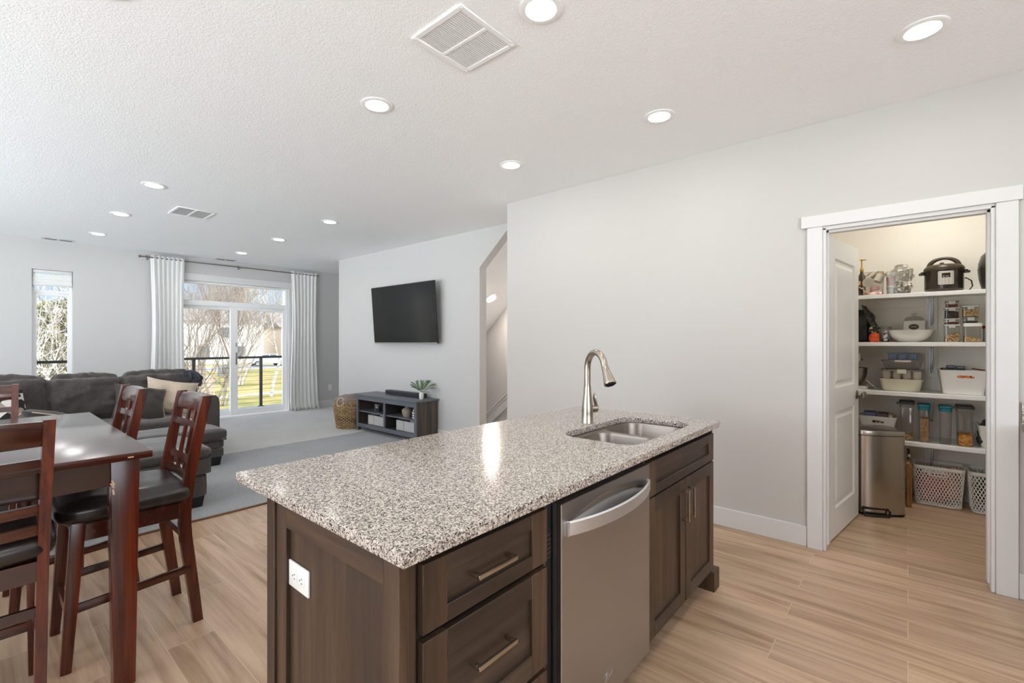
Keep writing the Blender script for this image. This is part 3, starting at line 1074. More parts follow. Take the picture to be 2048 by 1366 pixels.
def tree(name, label, base, h, r0, stems, spread, seed, mat, lean=(0, 0), depth=4, group='bare trees in the yard', trunk=0.35, kids=5, up=0.16):
    rmin = 0.00019 * math.hypot(base[0], base[1])
    rng = random.Random(seed)
    mb = MB()
    def branch(p, d, L, r, lev):
        pts, rs = [p.copy()], [r]
        n = 6 if lev < 2 else (5 if lev < 3 else 4)
        dd = d.copy()
        q = p.copy()
        for i in range(n):
            dd += Vector((rng.uniform(-1, 1), rng.uniform(-1, 1), rng.uniform(-.6, 1.0))) * (0.15 + .03 * lev)
            dd.z += up * 0.3
            dd.normalize()
            q = q + dd * (L / n)
            pts.append(q.copy())
            rs.append(max(r * (1 - 0.72 * (i + 1) / n), rmin))
        mb.tube(pts, rs, 7 if lev == 0 else (5 if lev == 1 else 3), cap=False)
        if lev >= depth:
            return
        k = kids if lev > 0 else kids + 2
        for j in range(k):
            t = rng.uniform(0.25, 1.0) if lev else rng.uniform(trunk, 1.0)
            i = min(n - 1, int(t * n))
            w = t * n - i
            o = pts[i].lerp(pts[i + 1], w)
            e = (pts[i + 1] - pts[i]).normalized()
            a = e.orthogonal().normalized()
            a.rotate(Matrix.Rotation(rng.uniform(0, 6.283), 3, e))
            ang = rng.uniform(.4, 1.0) * spread
            nd = (e * math.cos(ang) + a * math.sin(ang)).normalized()
            branch(o, nd, L * rng.uniform(.45, .72), max(rs[i] * .62, rmin), lev + 1)
    for s in range(stems):
        a = rng.uniform(0, 6.283)
        d = Vector((math.cos(a) * .35 * (stems > 1) + lean[0], math.sin(a) * .35 * (stems > 1) + lean[1], 1)).normalized()
        branch(Vector((base[0] + (stems > 1) * .25 * math.cos(a), base[1] + (stems > 1) * .25 * math.sin(a), base[2])), d, h * rng.uniform(.8, 1), r0, 0)
    return tag(mb.build(name, mat, smooth=True, ang=180), label, 'tree', group)
tree('bare_tree', 'grey many-stemmed bare tree close outside the left door pane', (4.6, 17.5, GZ), 3.9, .050, 5, .75, 3, bark, (.34, .1), 3, kids=5, trunk=.12)
tree('bare_tree', 'second grey bare tree filling the left door pane behind the first', (7.0, 23.0, GZ), 4.0, .055, 4, .8, 14, bark, (.05, 0), 3, kids=5, trunk=.15)
tree('birch_tree', 'slender white-barked birch standing on the lawn at the right door pane', (10.15, 25.3, GZ), 5.2, .095, 1, .8, 27, birch, (0, 0), 3, kids=6, trunk=.3)
tree('bare_tree', 'pale bare tree with drooping branches behind the sliding door latch side', (11.2, 33, GZ), 6.2, .09, 2, .75, 21, bark_pale, (0, 0), 3, kids=6, trunk=.2)
tree('bare_tree', 'tall russet bare tree farther back across the lawn', (15.2, 46, GZ), 6.2, .10, 3, .36, 5, bark_red, (0, 0), 3, kids=6, up=.3)
tree('bare_tree', 'grey bare tree at the right edge of the sliding door view', (14.1, 31, GZ), 3.8, .055, 3, .8, 33, bark, (.1, 0), 3, kids=5)
tree('bare_tree', 'pale bare tree with crossing white branches outside the narrow window', (0.75, 15.0, GZ), 3.7, .055, 2, .85, 11, birch, (.16, 0), 3, kids=5, trunk=.15)
tree('bare_tree', 'brown bare tree on the right, seen through the narrow window', (2.4, 19.0, GZ), 3.8, .05, 3, .85, 17, bark, (.03, 0), 3, kids=5, trunk=.15)
tree('bare_tree', 'large bare tree far across the street left of the birch', (25.5, 84, GZ), 7, .14, 3, .7, 41, bark, (0, 0), 3, kids=6)
def shrub(name, label, c, r, seed, mat):
    rng = random.Random(seed)
    mb = MB()
    for i in range(110):
        a = rng.uniform(0, 6.283)
        q = rng.uniform(0, 1) ** .5
        z = rng.uniform(0, 1)
        k = (1 - z * .75)
        p = Vector((c[0] + r[0] * q * k * math.cos(a), c[1] + r[1] * q * k * math.sin(a), c[2] + r[2] * z))
        for j in range(9):
            d = Vector((rng.uniform(-1, 1), rng.uniform(-1, 1), rng.uniform(-.35, .5))).normalized()
            l = rng.uniform(.25, .6) * r[0] * .42
            s = d.orthogonal().normalized() * l * .16
            s2 = d.cross(s).normalized() * l * .10
            mb.add([p, p + d * l * .5 + s, p + d * l, p + d * l * .5 - s, p + d * l * .5 + s2, p + d * l * .5 - s2],
                   [(0, 1, 4), (1, 2, 4), (2, 3, 4), (3, 0, 4), (0, 1, 5), (1, 2, 5), (2, 3, 5), (3, 0, 5)])
    return tag(mb.build(name, mat, smooth=False), label, 'tree', 'evergreens in the yard')
shrub('conifer', 'olive green conifer behind the branches in the narrow window', (2.55, 29.0, GZ), (2.3, 2.0, 4.6), 2, needle)
shrub('conifer', 'second olive conifer at the left side of the narrow window view', (1.5, 38.0, GZ), (2.6, 2.2, 4.2), 6, needle)
shrub('conifer', 'third olive conifer at the right of the narrow window view', (4.6, 40.0, GZ), (2.4, 2.2, 5.4), 23, needle)
shrub('evergreen_shrub', 'low evergreen shrub below the narrow window, beyond the deck rail', (1.55, 20.0, GZ), (1.5, 1.0, 1.6), 9, needle)

def house(loc, w, d, h, rh, m, label, win):
    t = thing('house', label, 'house', loc, 0, 'houses beyond the lawn')
    x, y, z = loc
    MB().box(x - w / 2, x + w / 2, y, y + d, z, z + h).build('wall', m, t, smooth=False)
    MB().prism([(y - .4, z + h), (y + d + .4, z + h), (y + d / 2, z + h + rh)], 'x', x - w / 2 - .4, x + w / 2 + .4).build('roof', roof_m, t, smooth=False)
    for wx, wz, ww, wh in win:
        f = MB().box(x + wx - ww / 2 - .08, x + wx + ww / 2 + .08, y - .06, y, z + wz - .08, z + wz + wh + .08).build('window_frame', siding_w, t, smooth=False)
        MB().box(x + wx - ww / 2, x + wx + ww / 2, y - .07, y - .061, z + wz, z + wz + wh).build('pane', pm_pane, f, smooth=False)
pm_pane = pm('house_pane', lin(70, 78, 88), 0.15)
house((17.0, 66, GZ), 17, 9, 5.4, 2.4, siding_w, 'long white house across the street behind the bare trees', [(-6, .9, 1.3, 1.4), (-2.5, .9, 1.3, 1.4), (1.5, .9, 1.3, 1.4), (5.5, .9, 1.3, 1.4), (-5, 3.4, 1.2, 1.3), (4, 3.4, 1.2, 1.3)])
house((37.5, 70, GZ), 16, 9, 5.0, 2.4, siding_b, 'beige house across the street at the right of the birch', [(-5, .9, 1.3, 1.4), (0, .9, 1.3, 1.4), (5, .9, 1.3, 1.4)])
house((2.6, 50, GZ), 9, 8, 2.9, 1.7, siding_b, 'beige house low in the narrow window view', [(-2, .9, 1.2, 1.2), (1.5, .9, 1.2, 1.2)])
house((9.0, 92, GZ), 22, 10, 5.5, 2.6, siding_b, 'distant beige house on the slope in the narrow window', [(-6, .9, 1.4, 1.5), (0, .9, 1.4, 1.5), (6, .9, 1.4, 1.5)])

t = thing('wooden_fence', 'pale wooden fence panel below the railing at the left of the sliding door view', 'fence', (6.7, 28.2, GZ))
for k in range(24):
    x = 4.95 + k * .145
    MB().box(x, x + .138, 28.18, 28.20, GZ, GZ + 1.05, .004, 1).build('board', fence_m, t)
for x in (5.0, 6.6, 8.3):
    MB().box(x, x + .09, 28.23, 28.32, GZ, GZ + 1.08).build('post', fence_m, t)
MB().box(4.95, 8.42, 28.20, 28.23, GZ + .8, GZ + .88).build('rail', fence_m, t)

t = thing('air_conditioner_unit', 'grey box-shaped outdoor air conditioner standing on the lawn by the fence', 'air conditioner', (13.6, 43.0, GZ))
x, y = 13.6, 43.0
MB().box(x - .42, x + .42, y - .42, y + .42, GZ, GZ + .86, .03).build('case', pm('condenser_grey', lin(120, 124, 126), 0.6), t)
gm = MB()
for k in range(12):
    gm.box(x - .36, x + .36, y - .428, y - .421, GZ + .1 + k * .058, GZ + .13 + k * .058)
gm.build('louvre_grille', slot_dark, t, smooth=False)
gm = MB()
gm.tube([(x + .3 * math.cos(a * .3927), y + .3 * math.sin(a * .3927), GZ + .875) for a in range(16)], .012, 6, True)
gm.bar((x - .3, y, GZ + .875), (x + .3, y, GZ + .875), .02, .02)
gm.bar((x, y - .3, GZ + .875), (x, y + .3, GZ + .875), .02, .02)
gm.build('fan_guard', slot_dark, t)

# parked car on the street
cx, cy = 22.6, 57.5
t = thing('car', 'small silver car parked across the lawn, seen under the deck rail', 'car', (cx, cy, GZ))
prof = [(-2.1, .35), (-2.15, .62), (-2.0, .85), (-1.35, .95), (-.75, 1.38), (.65, 1.42), (1.35, .98), (2.05, .86), (2.15, .55), (2.1, .3)]
cb = MB().prism([(cx + a, GZ + .02 + b) for a, b in prof], 'y', cy - .85, cy + .85).build('body', car_paint, t)
gl = MB()
gl.prism([(cx - 1.2, GZ + .98), (cx - .72, GZ + 1.34), (cx - .1, GZ + 1.36), (cx - .1, GZ + .98)], 'y', cy - .862, cy - .851)
gl.prism([(cx, GZ + .98), (cx, GZ + 1.36), (cx + .6, GZ + 1.36), (cx + 1.15, GZ + .98)], 'y', cy - .862, cy - .851)
gl.build('side_window', pm_pane, t, smooth=False)
for wx in (-1.35, 1.35):
    for wy in (-.80, .80):
        w = MB().tube([(cx + wx, cy + wy - .1, GZ + .34), (cx + wx, cy + wy + .1, GZ + .34)], .32, 20).build('wheel', matte_black, t)
        s = -1 if wy < 0 else 1
        MB().tube([(cx + wx, cy + wy + s * .101, GZ + .34), (cx + wx, cy + wy + s * .112, GZ + .34)], .2, 16).build('hubcap', steel, w)

# ------------------------------------------------------------------ kitchen island
def shaker(name, parent, x0, x1, z0, z1, y, st, sr, t=0.02, rail_m=None, panel_m=None):
    """frame-and-panel front in the plane y, facing -Y: a panel with two stiles and two rails"""
    p = MB()
    p.box(x0 + st - .004, x1 - st + .004, y + .009, y + t - .001, z0 + sr - .004, z1 - sr + .004)
    o = p.build(name, panel_m or cab_z, parent, smooth=False)
    for a, c in ((x0, x0 + st), (x1 - st, x1)):
        MB().box(a, c, y, y + t, z0, z1, .0012, 1).build('stile', cab_z, o)
    for a, c in ((z0, z0 + sr), (z1 - sr, z1)):
        MB().box(x0 + st, x1 - st, y, y + t, a, c, .0012, 1).build('rail', rail_m or cab_x, o)
    return o
def pull(x0, z0, x1, z1, y, parent, m=nickel):
    """square bar pull between two ends on the plane y"""
    p = MB()
    a, b = Vector((x0, y - .032, z0)), Vector((x1, y - .032, z1))
    d = (b - a).normalized()
    p.bar(a - d * .006, b + d * .006, .011, .009, (0, 1, 0), .0012)
    for e in (a, b):
        p.bar((e.x, y + .0005, e.z), (e.x, y - .030, e.z), .011, .011, d, .001)
    return p.build('pull_handle', m, parent)

YF = 0.790        # front plane of the fronts
drw = thing('drawer_base_cabinet', 'dark stained drawer cabinet at the near end of the island with a panelled end', 'kitchen cabinet', (0.85, 1.12, 0))
c = MB()
c.box(0.60, 1.092, 0.812, 1.44, 0.105, 0.884)
c.build('carcass', cab_dark, drw, smooth=False)
for a, c in ((0.6005, 0.622), (1.082, 1.094)):
    MB().box(a, c, 0.8065, 0.8115, 0.105, 0.884, .001, 1).build('face_frame_stile', cab_z, drw)
MB().box(0.62, 1.092, 0.872, 0.885, 0.0, 0.105).build('toe_kick', cab_dark, drw, smooth=False)
ep = MB().box(0.590, 0.600, 0.858, 1.344, 0.10, 0.815).build('end_panel', cab_z, drw, smooth=False)
for a, c in ((0.806, 0.862), (1.340, 1.400)):
    MB().box(0.578, 0.60, a, c, 0.0, 0.884, .001, 1).build('stile', cab_z, ep)
for a, c in ((0.808, 0.884), (0.0, 0.115)):
    MB().box(0.578, 0.60, 0.862, 1.340, a, c, .001, 1).build('rail', cab_y, ep)
e = MB()
e.box(0.572, 0.60, 1.404, 1.455, 0.0, 0.884, .001, 1)
e.build('corner_post', cab_z, drw)
for z0, z1, sr in ((0.702, 0.855, 0.040), (0.405, 0.686, 0.062), (0.115, 0.390, 0.062)):
    dr = shaker('drawer', drw, 0.628, 1.078, z0, z1, YF, 0.070, sr, panel_m=cab_x)
    zh = (z0 + z1) / 2 + (.008 if z1 > .8 else .028)
    pull(0.770, zh, 0.898, zh, YF, dr)

outlet('island_outlet', 'white outlet plate on the near end panel of the island', (0.5895, 1.277, 0.683), (0, -1, 0), (0, 0, 1), True)

dw = thing('dishwasher', 'stainless steel dishwasher with a bowed handle in the island', 'dishwasher', (1.44, 1.1, 0))
d = MB()
d.box(1.100, 1.748, 0.815, 1.40, 0.085, 0.878)
d.build('tub', matte_black, dw, smooth=False)
MB().box(1.13, 1.745, 0.87, 0.90, 0.0, 0.085).build('toe_panel', matte_black, dw, smooth=False)
d = MB()
n = 24
rings = []
x0, x1 = 1.132, 1.745
def dface(a, b):
    x, zz = x0 + .002 + a * (x1 - x0 - .004), 0.114 + b ** .5 * (0.851 - 0.114)
    q = (x - 1.155) / 0.56
    dpt = 0.0
    if 0 < q < 1:
        s = math.sin(math.pi * q) ** .8
        top, low = 0.775 + .052 * s, 0.770 - .012 * s
        if low < zz < top:
            e = (zz - low) / (top - low)
            dpt = .016 * min(1, 4 * (1 - e)) * min(1, e * 2.0) * min(1, 6 * s)
    return (x, 0.7775 + dpt, zz)
d.sheet(dface, 90, 150)
d.box(x0, x1, 0.797, 0.812, 0.112, 0.853, .003)
d.loft([[Vector(p) for p in ((x0 + .002, .7775, .114), (x1 - .002, .7775, .114), (x1 - .002, .7775, .851), (x0 + .002, .7775, .851))],
        [Vector(p) for p in ((x0, .780, .112), (x1, .780, .112), (x1, .780, .853), (x0, .780, .853))],
        [Vector(p) for p in ((x0, .798, .112), (x1, .798, .112), (x1, .798, .853), (x0, .798, .853))]], cap=False)
d.V = d.V
d.build('door', steel, dw)
hd = MB()
rr = []
for i in range(29):
    a = i / 28
    x = 1.150 + a * 0.570
    s = 1 - (2 * a - 1) ** 2
    y = 0.766 - 0.050 * s ** 0.85
    z = 0.777
    w = .0225
    rr.append([Vector((x, y + .006, z - w)), Vector((x, y, z - w + .004)), Vector((x, y, z + w - .004)), Vector((x, y + .006, z + w))])
hd.loft(rr)
for x in (1.150, 1.720):
    hd.box(x - .004, x + .012 if x < 1.4 else x + .004, 0.764, 0.779, 0.756, 0.798, .002)
hd.build('bow_handle', steel_h, dw)
v = MB()
for k in range(6):
    v.box(1.104, 1.126, 0.8125, 0.816, 0.690 + k * .0135, 0.696 + k * .0135)
v.build('side_vent', pm('vent_grey', lin(52, 50, 48), 0.6), dw, smooth=False)
# small raised maker's mark: a swoosh with a row of little letters-like strokes
lg = MB()
lgm = lambda a, b: Vector((1.384 + a, 0.7765, 0.178 + b))
lg.tube([lgm(.004 + .052 * i / 8, .006 + .030 * math.sin(i / 8 * 2.0)) for i in range(9)], [.0004, .001, .0014, .0016, .0016, .0014, .0011, .0008, .0004], 6)
lg.tube([lgm(.052 - .046 * i / 8, .008 + .026 * math.sin(i / 8 * 1.6 + .7)) for i in range(9)], [.0004, .0008, .001, .0012, .0012, .001, .001, .0008, .0004], 6)
for i in range(7):
    lg.box(1.392 + i * .0075, 1.396 + i * .0075, 0.7755, 0.778, 0.182 + i * .0022, 0.191 + i * .0022)
lg.build('logo', chrome, dw)

snk = thing('sink_base_cabinet', 'dark stained sink cabinet with two doors at the far end of the island', 'kitchen cabinet', (2.17, 1.12, 0))
c = MB()
c.box(1.752, 1.775, 0.812, 1.44, 0.105, 0.884)
c.box(2.560, 2.590, 0.812, 1.44, 0.105, 0.884)
c.box(1.775, 2.560, 1.42, 1.44, 0.105, 0.884)
c.box(1.775, 2.560, 0.812, 1.42, 0.105, 0.125)
c.box(1.775, 2.560, 0.812, 0.822, 0.66, 0.884)
c.build('carcass', cab_dark, snk, smooth=False)
c = MB()
c.box(2.584, 2.602, 0.803, 1.455, 0.0, 0.884, .001, 1)
c.build('end_panel', cab_z, snk)
MB().box(1.750, 1.763, 0.806, 0.813, 0.105, 0.884, .001, 1).build('face_frame_stile', cab_z, snk)
MB().box(1.76, 2.59, 0.872, 0.885, 0.0, 0.105).build('toe_kick', cab_dark, snk, smooth=False)
shaker('false_front', snk, 1.766, 2.578, 0.706, 0.848, YF, 0.074, 0.042, panel_m=cab_x)
for x0, x1, hx in ((1.766, 2.168, 2.124), (2.176, 2.578, 2.196)):
    dd = shaker('door', snk, x0, x1, 0.122, 0.698, YF, 0.062, 0.062)
    pull(hx, 0.520, hx, 0.652, YF, dd)
b = MB()
b.box(2.566, 2.652, 0.782, 0.870, 0.0, 0.108, .002, 1)
b.build('corner_block', cab_z, snk)
isb = MB()
isb.box(0.60, 2.584, 1.44, 1.455, 0.0, 0.884)
tag(isb.build('island_back_panel', cab_z, smooth=False), 'dark stained back panel of the island under the counter overhang', 'panel')

# worktop with the sink cut out (curve with a hole, extruded)
def rrect(x0, x1, y0, y1, r, n=8):
    if not isinstance(r, (list, tuple)):
        r = [r] * 4
    pts = []
    for (cx, cy, a0, q) in ((x1 - r[0], y1 - r[0], 0, r[0]), (x0 + r[1], y1 - r[1], 90, r[1]), (x0 + r[2], y0 + r[2], 180, r[2]), (x1 - r[3], y0 + r[3], 270, r[3])):
        for i in range(n + 1):
            a = R(a0 + 90 * i / n)
            pts.append((cx + q * math.cos(a), cy + q * math.sin(a)))
    return pts
def slab(name, outer, holes, z0, z1, m, bev=0.003):
    cu = bpy.data.curves.new(name, 'CURVE')
    cu.dimensions = '2D'
    cu.fill_mode = 'BOTH'
    cu.extrude = (z1 - z0) / 2 - bev
    cu.bevel_depth = bev
    cu.bevel_resolution = 2
    cu.offset = -bev
    for lp in [outer] + holes:
        sp = cu.splines.new('POLY')
        sp.points.add(len(lp) - 1)
        for p, q in zip(sp.points, lp):
            p.co = (q[0], q[1], 0, 1)
        sp.use_cyclic_u = True
    tmp = bpy.data.objects.new('tmp', cu)
    COL.objects.link(tmp)
    me = bpy.data.meshes.new_from_object(tmp.evaluated_get(bpy.context.evaluated_depsgraph_get()))
    bpy.data.objects.remove(tmp)
    me.transform(Matrix.Translation((0, 0, (z0 + z1) / 2)))
    me.materials.clear()
    me.materials.append(m)
    me.polygons.foreach_set('use_smooth', [True] * len(me.polygons))
    me.set_sharp_from_angle(angle=R(40))
    o = bpy.data.objects.new(name, me)
    COL.objects.link(o)
    WM[o.name] = Matrix()
    return o
SX0, SX1, SY0, SY1 = 1.735, 2.43, 0.842, 1.215
hole = []
for i in range(9):                      # near-left bowl corner, dip between the bowls, far bowl
    pass
def sink_outline(ins=0.0):
    a = rrect(SX0 + ins, SX1 - ins, SY0 + ins, SY1 - ins, [.12, .10, .07, .09], 8)
    out = []
    for x, y in a:
        out.append((x, y))
    return out
ct = slab('countertop', [(0.553, 0.757), (2.585, 0.757), (2.585, 1.650), (0.553, 1.650)], [sink_outline()[::-1]], 0.884, 0.914, granite)
tag(ct, 'speckled grey and cream granite worktop of the island', 'countertop')

sink = thing('kitchen_sink', 'undermount double bowl stainless steel sink in the island worktop', 'sink', (2.08, 1.03, 0.884))
fl = slab('rim', rrect(SX0 - .022, SX1 + .022, SY0 - .018, SY1 + .02, .09), [rrect(1.752, 2.062, 0.862, 1.176, .075)[::-1], rrect(2.092, 2.418, 0.862, 1.202, .085)[::-1]], 0.8815, 0.8838, steel_sink, 0.0008)
fl.data.transform(WM[sink.name].inverted())
fl.parent = sink
for (x0, x1, y0, y1, r) in ((1.752, 2.062, 0.862, 1.176, .075), (2.092, 2.418, 0.862, 1.202, .085)):
    b = MB()
    lv = [(0, .8822, 0), (.003, .872, .0), (.008, .72, .0), (.02, .700, .005), (.05, .692, .01), (.10, .690, .0)]
    rings = []
    for ins, z, _ in lv:
        rings.append([Vector((p[0], p[1], z)) for p in rrect(x0 + ins, x1 - ins, y0 + ins, y1 - ins, max(.02, r - ins * .4))])
    b.loft(rings, cap=False)
    b.add(rings[-1], [tuple(range(len(rings[-1])))])
    bw = b.build('bowl', steel_sink, sink, ang=60)
    cx, cy = (x0 + x1) / 2, (y0 + y1) / 2 + .03
    q = MB()
    q.lathe([(.0, .6915), (.03, .692), (.036, .6945), (.045, .6945), (.047, .691)], (cx, cy, 0), 24)
    q.build('drain', chrome, bw)

# pull-down tap
tap = thing('kitchen_tap', 'brushed nickel gooseneck pull-down tap behind the sink', 'tap', (2.09, 1.272, 0.914))
bx, by, bz = 2.09, 1.272, 0.914
b = MB()
b.lathe([(.0, 0), (.031, 0), (.031, .003), (.0298, .006), (.0302, .05), (.0285, .085), (.024, .12), (.0205, .15), (.0190, .185), (.0188, .1895), (.0172, .190), (.0172, .192)], (bx, by, bz), 32)
b.build('body', nickel, tap)
fx, fy = -math.sin(R(28)), -math.cos(R(28))
rad = 0.082
pts = [(bx, by, bz + .188), (bx, by, bz + .24), (bx, by, bz + .275)]
for i in range(1, 17):
    a = math.pi * (i / 16) * 0.93
    r_ = rad * (1 - math.cos(a))
    pts.append((bx + fx * r_, by + fy * r_, bz + .285 + rad * math.sin(a) * 1.02))
b = MB()
b.tube(pts, .0168, 18)
b.build('spout', nickel, tap)
p0 = Vector(pts[-1])
dd = (p0 - Vector(pts[-2])).normalized()
dd = (dd + Vector((fx, fy, 0)) * .26).normalized()
b = MB()
b.tube([p0 + dd * q for q in (-.001, .001, .002, .03, .06, .085, .096, .099, .0995)], [.0158, .0168, .0176, .0195, .0240, .0290, .0306, .0298, .025], 24)
sp = b.build('spray_head', nickel, tap)
b = MB()
b.tube([p0 + dd * .0995, p0 + dd * .103], [.024, .022], 20)
b.build('spray_face', matte_black, sp)
sd_ = Vector((-fx, -fy, 0))
b = MB()
for q0, q1, w in ((.022, .032, .009), (.038, .068, .010)):
    a_ = p0 + dd * q0 - sd_ * -.0
    off = (sd_ - dd * sd_.dot(dd)).normalized()
    b.bar(p0 + dd * q0 + off * (.0165 + q0 * .06), p0 + dd * q1 + off * (.0165 + q1 * .06), w, .006, off, .0015)
b.build('spray_button', matte_black, sp)
b = MB()
hz = bz + .068
hxv = Vector((math.cos(R(-25)), math.sin(R(-25)), 0))
o_ = Vector((bx, by, hz))
b.tube([o_ + hxv * .018, o_ + hxv * .052, o_ + hxv * .056, o_ + hxv * .060], [.019, .0185, .0185, .015], 24)
hb = b.build('handle_hub', nickel, tap)
b = MB()
b.tube([o_ + hxv * .050 + Vector((0, 0, z)) + hxv * x for z, x in ((-.012, .006), (.006, .008), (.022, .004), (.04, -.002), (.06, -.006), (.078, -.006), (.086, -.004))],
       [.008, .012, .011, .0105, .0105, .008, .002], 14, flat=.55)
b.build('lever', nickel, hb)

# counter of the next kitchen run at the right edge of the picture
kr = thing('counter_end', 'granite counter end and backsplash at the right edge of the photo', 'countertop', (3.2, -1.2, 0.884))
MB().box(2.90, 3.534, -2.4, -0.447, 0.872, 0.908, .003).build('worktop', granite, kr)
MB().box(3.528, 3.548, -2.4, -0.447, 0.909, 1.025, .003).build('backsplash', granite, kr)
kc = thing('base_cabinet', 'dark base cabinet under the counter end, out of frame at the right edge', 'kitchen cabinet', (3.24, -1.5, 0))
MB().box(2.96, 3.53, -2.4, -0.80, 0.10, 0.870).build('carcass', cab_z, kc, smooth=False)
MB().box(3.02, 3.53, -2.4, -0.82, 0.0, 0.10).build('toe_kick', cab_dark, kc, smooth=False)

# ------------------------------------------------------------------ dining table and chairs
TX0, TX1, TY0, TY1 = -0.95, 0.458, 2.24, 3.735
tb = thing('dining_table', 'counter-height dark cherry dining table with worn edges', 'table', (-.25, 2.99, 0))
MB().box(TX0, TX1, TY0, TY1, 0.886, 0.914, .004).build('tabletop', cherry_x, tb)
for y in (TY0 + .065, TY1 - .085):
    MB().box(TX0 + .07, TX1 - .07, y, y + .02, 0.785, 0.886).build('apron', cherry_x, tb, smooth=False)
for x in (TX0 + .065, TX1 - .085):
    MB().box(x, x + .02, TY0 + .085, TY1 - .085, 0.785, 0.886).build('apron', cherry_y, tb, smooth=False)
for lx in (TX0 + .075, TX1 - .075):
    for ly in (TY0 + .095, TY1 - .095):
        MB().bar((lx, ly, 0), (lx, ly, 0.886), .066, .066, (0, 1, 0), .003, .088, .088).build('leg', cherry_z, tb)
chip = MB()
rng = random.Random(4)
for (x, y, z) in ((0.346, 2.2905, .80), (0.344, 2.2905, .79), (0.347, 2.2905, .765)):
    chip.obox((.006, .001, .022), Matrix.Translation((x, y, z)) @ Matrix.Rotation(rng.uniform(-.6, .6), 4, 'Y'), .0004)
chip.obox((.018, .001, .004), Matrix.Translation((0.39, 2.2398, .898)))
chip.build('chipped_edge', pm('bare_wood', lin(206, 176, 146), 0.8), tb)

def dining_chair(label):
    """local: faces +Y, origin on the floor under the seat centre"""
    t = thing('dining_chair', label, 'chair', (0, 0, 0), 0, 'counter-height dining chairs')
    for sx in (-1, 1):
        MB().bar((sx * .192, .228, 0), (sx * .185, .19, .60), .032, .034, (0, 1, 0), .003, .040, .048).build('front_leg', cherry_z, t, local=True)
        xq = lambda z: .177 + .022 * z / 1.08
        y = lambda z: -.232 + .055 * min(1, z / .45) - (.086 * ((z - .55) / .52) ** 1.25 if z > .55 else 0)
        ring = []
        for i in range(19):
            z = 1.076 * i / 18
            w = .030 if z > .1 else .028
            dpt = .040 + .008 * math.sin(math.pi * min(1, z / .9))
            yy = y(z)
            ring.append([Vector((sx * xq(z) - w / 2, yy - dpt / 2, z)), Vector((sx * xq(z) + w / 2, yy - dpt / 2, z)), Vector((sx * xq(z) + w / 2, yy + dpt / 2, z)), Vector((sx * xq(z) - w / 2, yy + dpt / 2, z))])
        MB().loft(ring).build('back_post', cherry_z, t, local=True, ang=25)
    yb = lambda z: -.177 - (.086 * ((z - .55) / .52) ** 1.25 if z > .55 else 0)
    cr = MB()
    rg = []
    for i in range(15):
        x = -.186 + .372 * i / 14
        dip = -.022 * (1 - (x / .186) ** 2)
        zt = 1.070 + .004 * (1 - (x / .186) ** 2)
        sec = []
        for z, w in ((.986, .010), (.994, .014), (1.03, .0155), (1.058, .014), (zt, .009)):
            sec.append((z, w))
        r = [Vector((x, yb(z) + dip + w, z)) for z, w in sec] + [Vector((x, yb(z) + dip - w, z)) for z, w in sec[::-1]]
        rg.append(r)
    cr.loft(rg)
    cr.build('crest_rail', cherry_x, t, local=True, ang=40)
    for z0, z1 in ((.912, .942), (.748, .782), (.676, .712)):
        b = MB()
        rg = []
        for i in range(9):
            x = -.180 + .360 * i / 8
            dip = -.014 * (1 - (x / .180) ** 2)
            rg.append([Vector((x, yb(z0) + dip - .009, z0)), Vector((x, yb(z0) + dip + .009, z0)), Vector((x, yb(z1) + dip + .009, z1)), Vector((x, yb(z1) + dip - .009, z1))])
        b.loft(rg)
        b.build('cross_rail', cherry_x, t, local=True, ang=30)
    for x in (-.052, .052):
        b = MB()
        rg = []
        for i in range(9):
            z = .695 + (1.0 - .695) * i / 8
            yy = yb(z) - .0125
            rg.append([Vector((x - .014, yy - .006, z)), Vector((x + .014, yy - .006, z)), Vector((x + .014, yy + .006, z)), Vector((x - .014, yy + .006, z))])
        b.loft(rg)
        b.build('back_slat', cherry_z, t, local=True, ang=30)
    fr = MB()
    fr.box(-.178, .178, .178, .200, .515, .585, .001, 1)
    fr.box(-.178, .178, -.192, -.172, .515, .585, .001, 1)
    fr.box(-.196, -.176, -.168, .178, .515, .585, .001, 1)
    fr.box(.176, .196, -.168, .178, .515, .585, .001, 1)
    fr.build('seat_frame', cherry_x, t, local=True)
    s = MB()
    s.soft((0, .022, .630), (.218, .226, .044), .040, .014, 16, .004, 8.0, 1.0, None, True)
    s.build('seat', leather, t, local=True, ang=80)
    for sx in (-1, 1):
        MB().bar((sx * .1905, .205, .245), (sx * .1905, -.200, .268), .016, .034, (0, 0, 1), .001).build('stretcher', cherry_y, t, local=True)
    MB().box(-.178, .178, .202, .220, .185, .222, .001, 1).build('stretcher', cherry_x, t, local=True)
    MB().box(-.178, .178, -.196, -.180, .395, .430, .001, 1).build('stretcher', cherry_x, t, local=True)
    return t
ch = dining_chair('dark cherry dining chair pulled out at the near right corner of the table')
ch.location = (0.470, 2.768, 0)
ch.rotation_euler = (0, 0, R(90))
dup(ch, (0.347, 3.415, 0), R(91), 'dark cherry dining chair tucked in behind the near one, in front of the sofa pillows')
dup(ch, (-0.032, 2.452, 0), 0, 'dark cherry dining chair in the left foreground with its back to the camera')
dup(ch, (-0.030, 3.90, 0), R(180), 'dark cherry dining chair at the far side of the table before the sofa cushions')

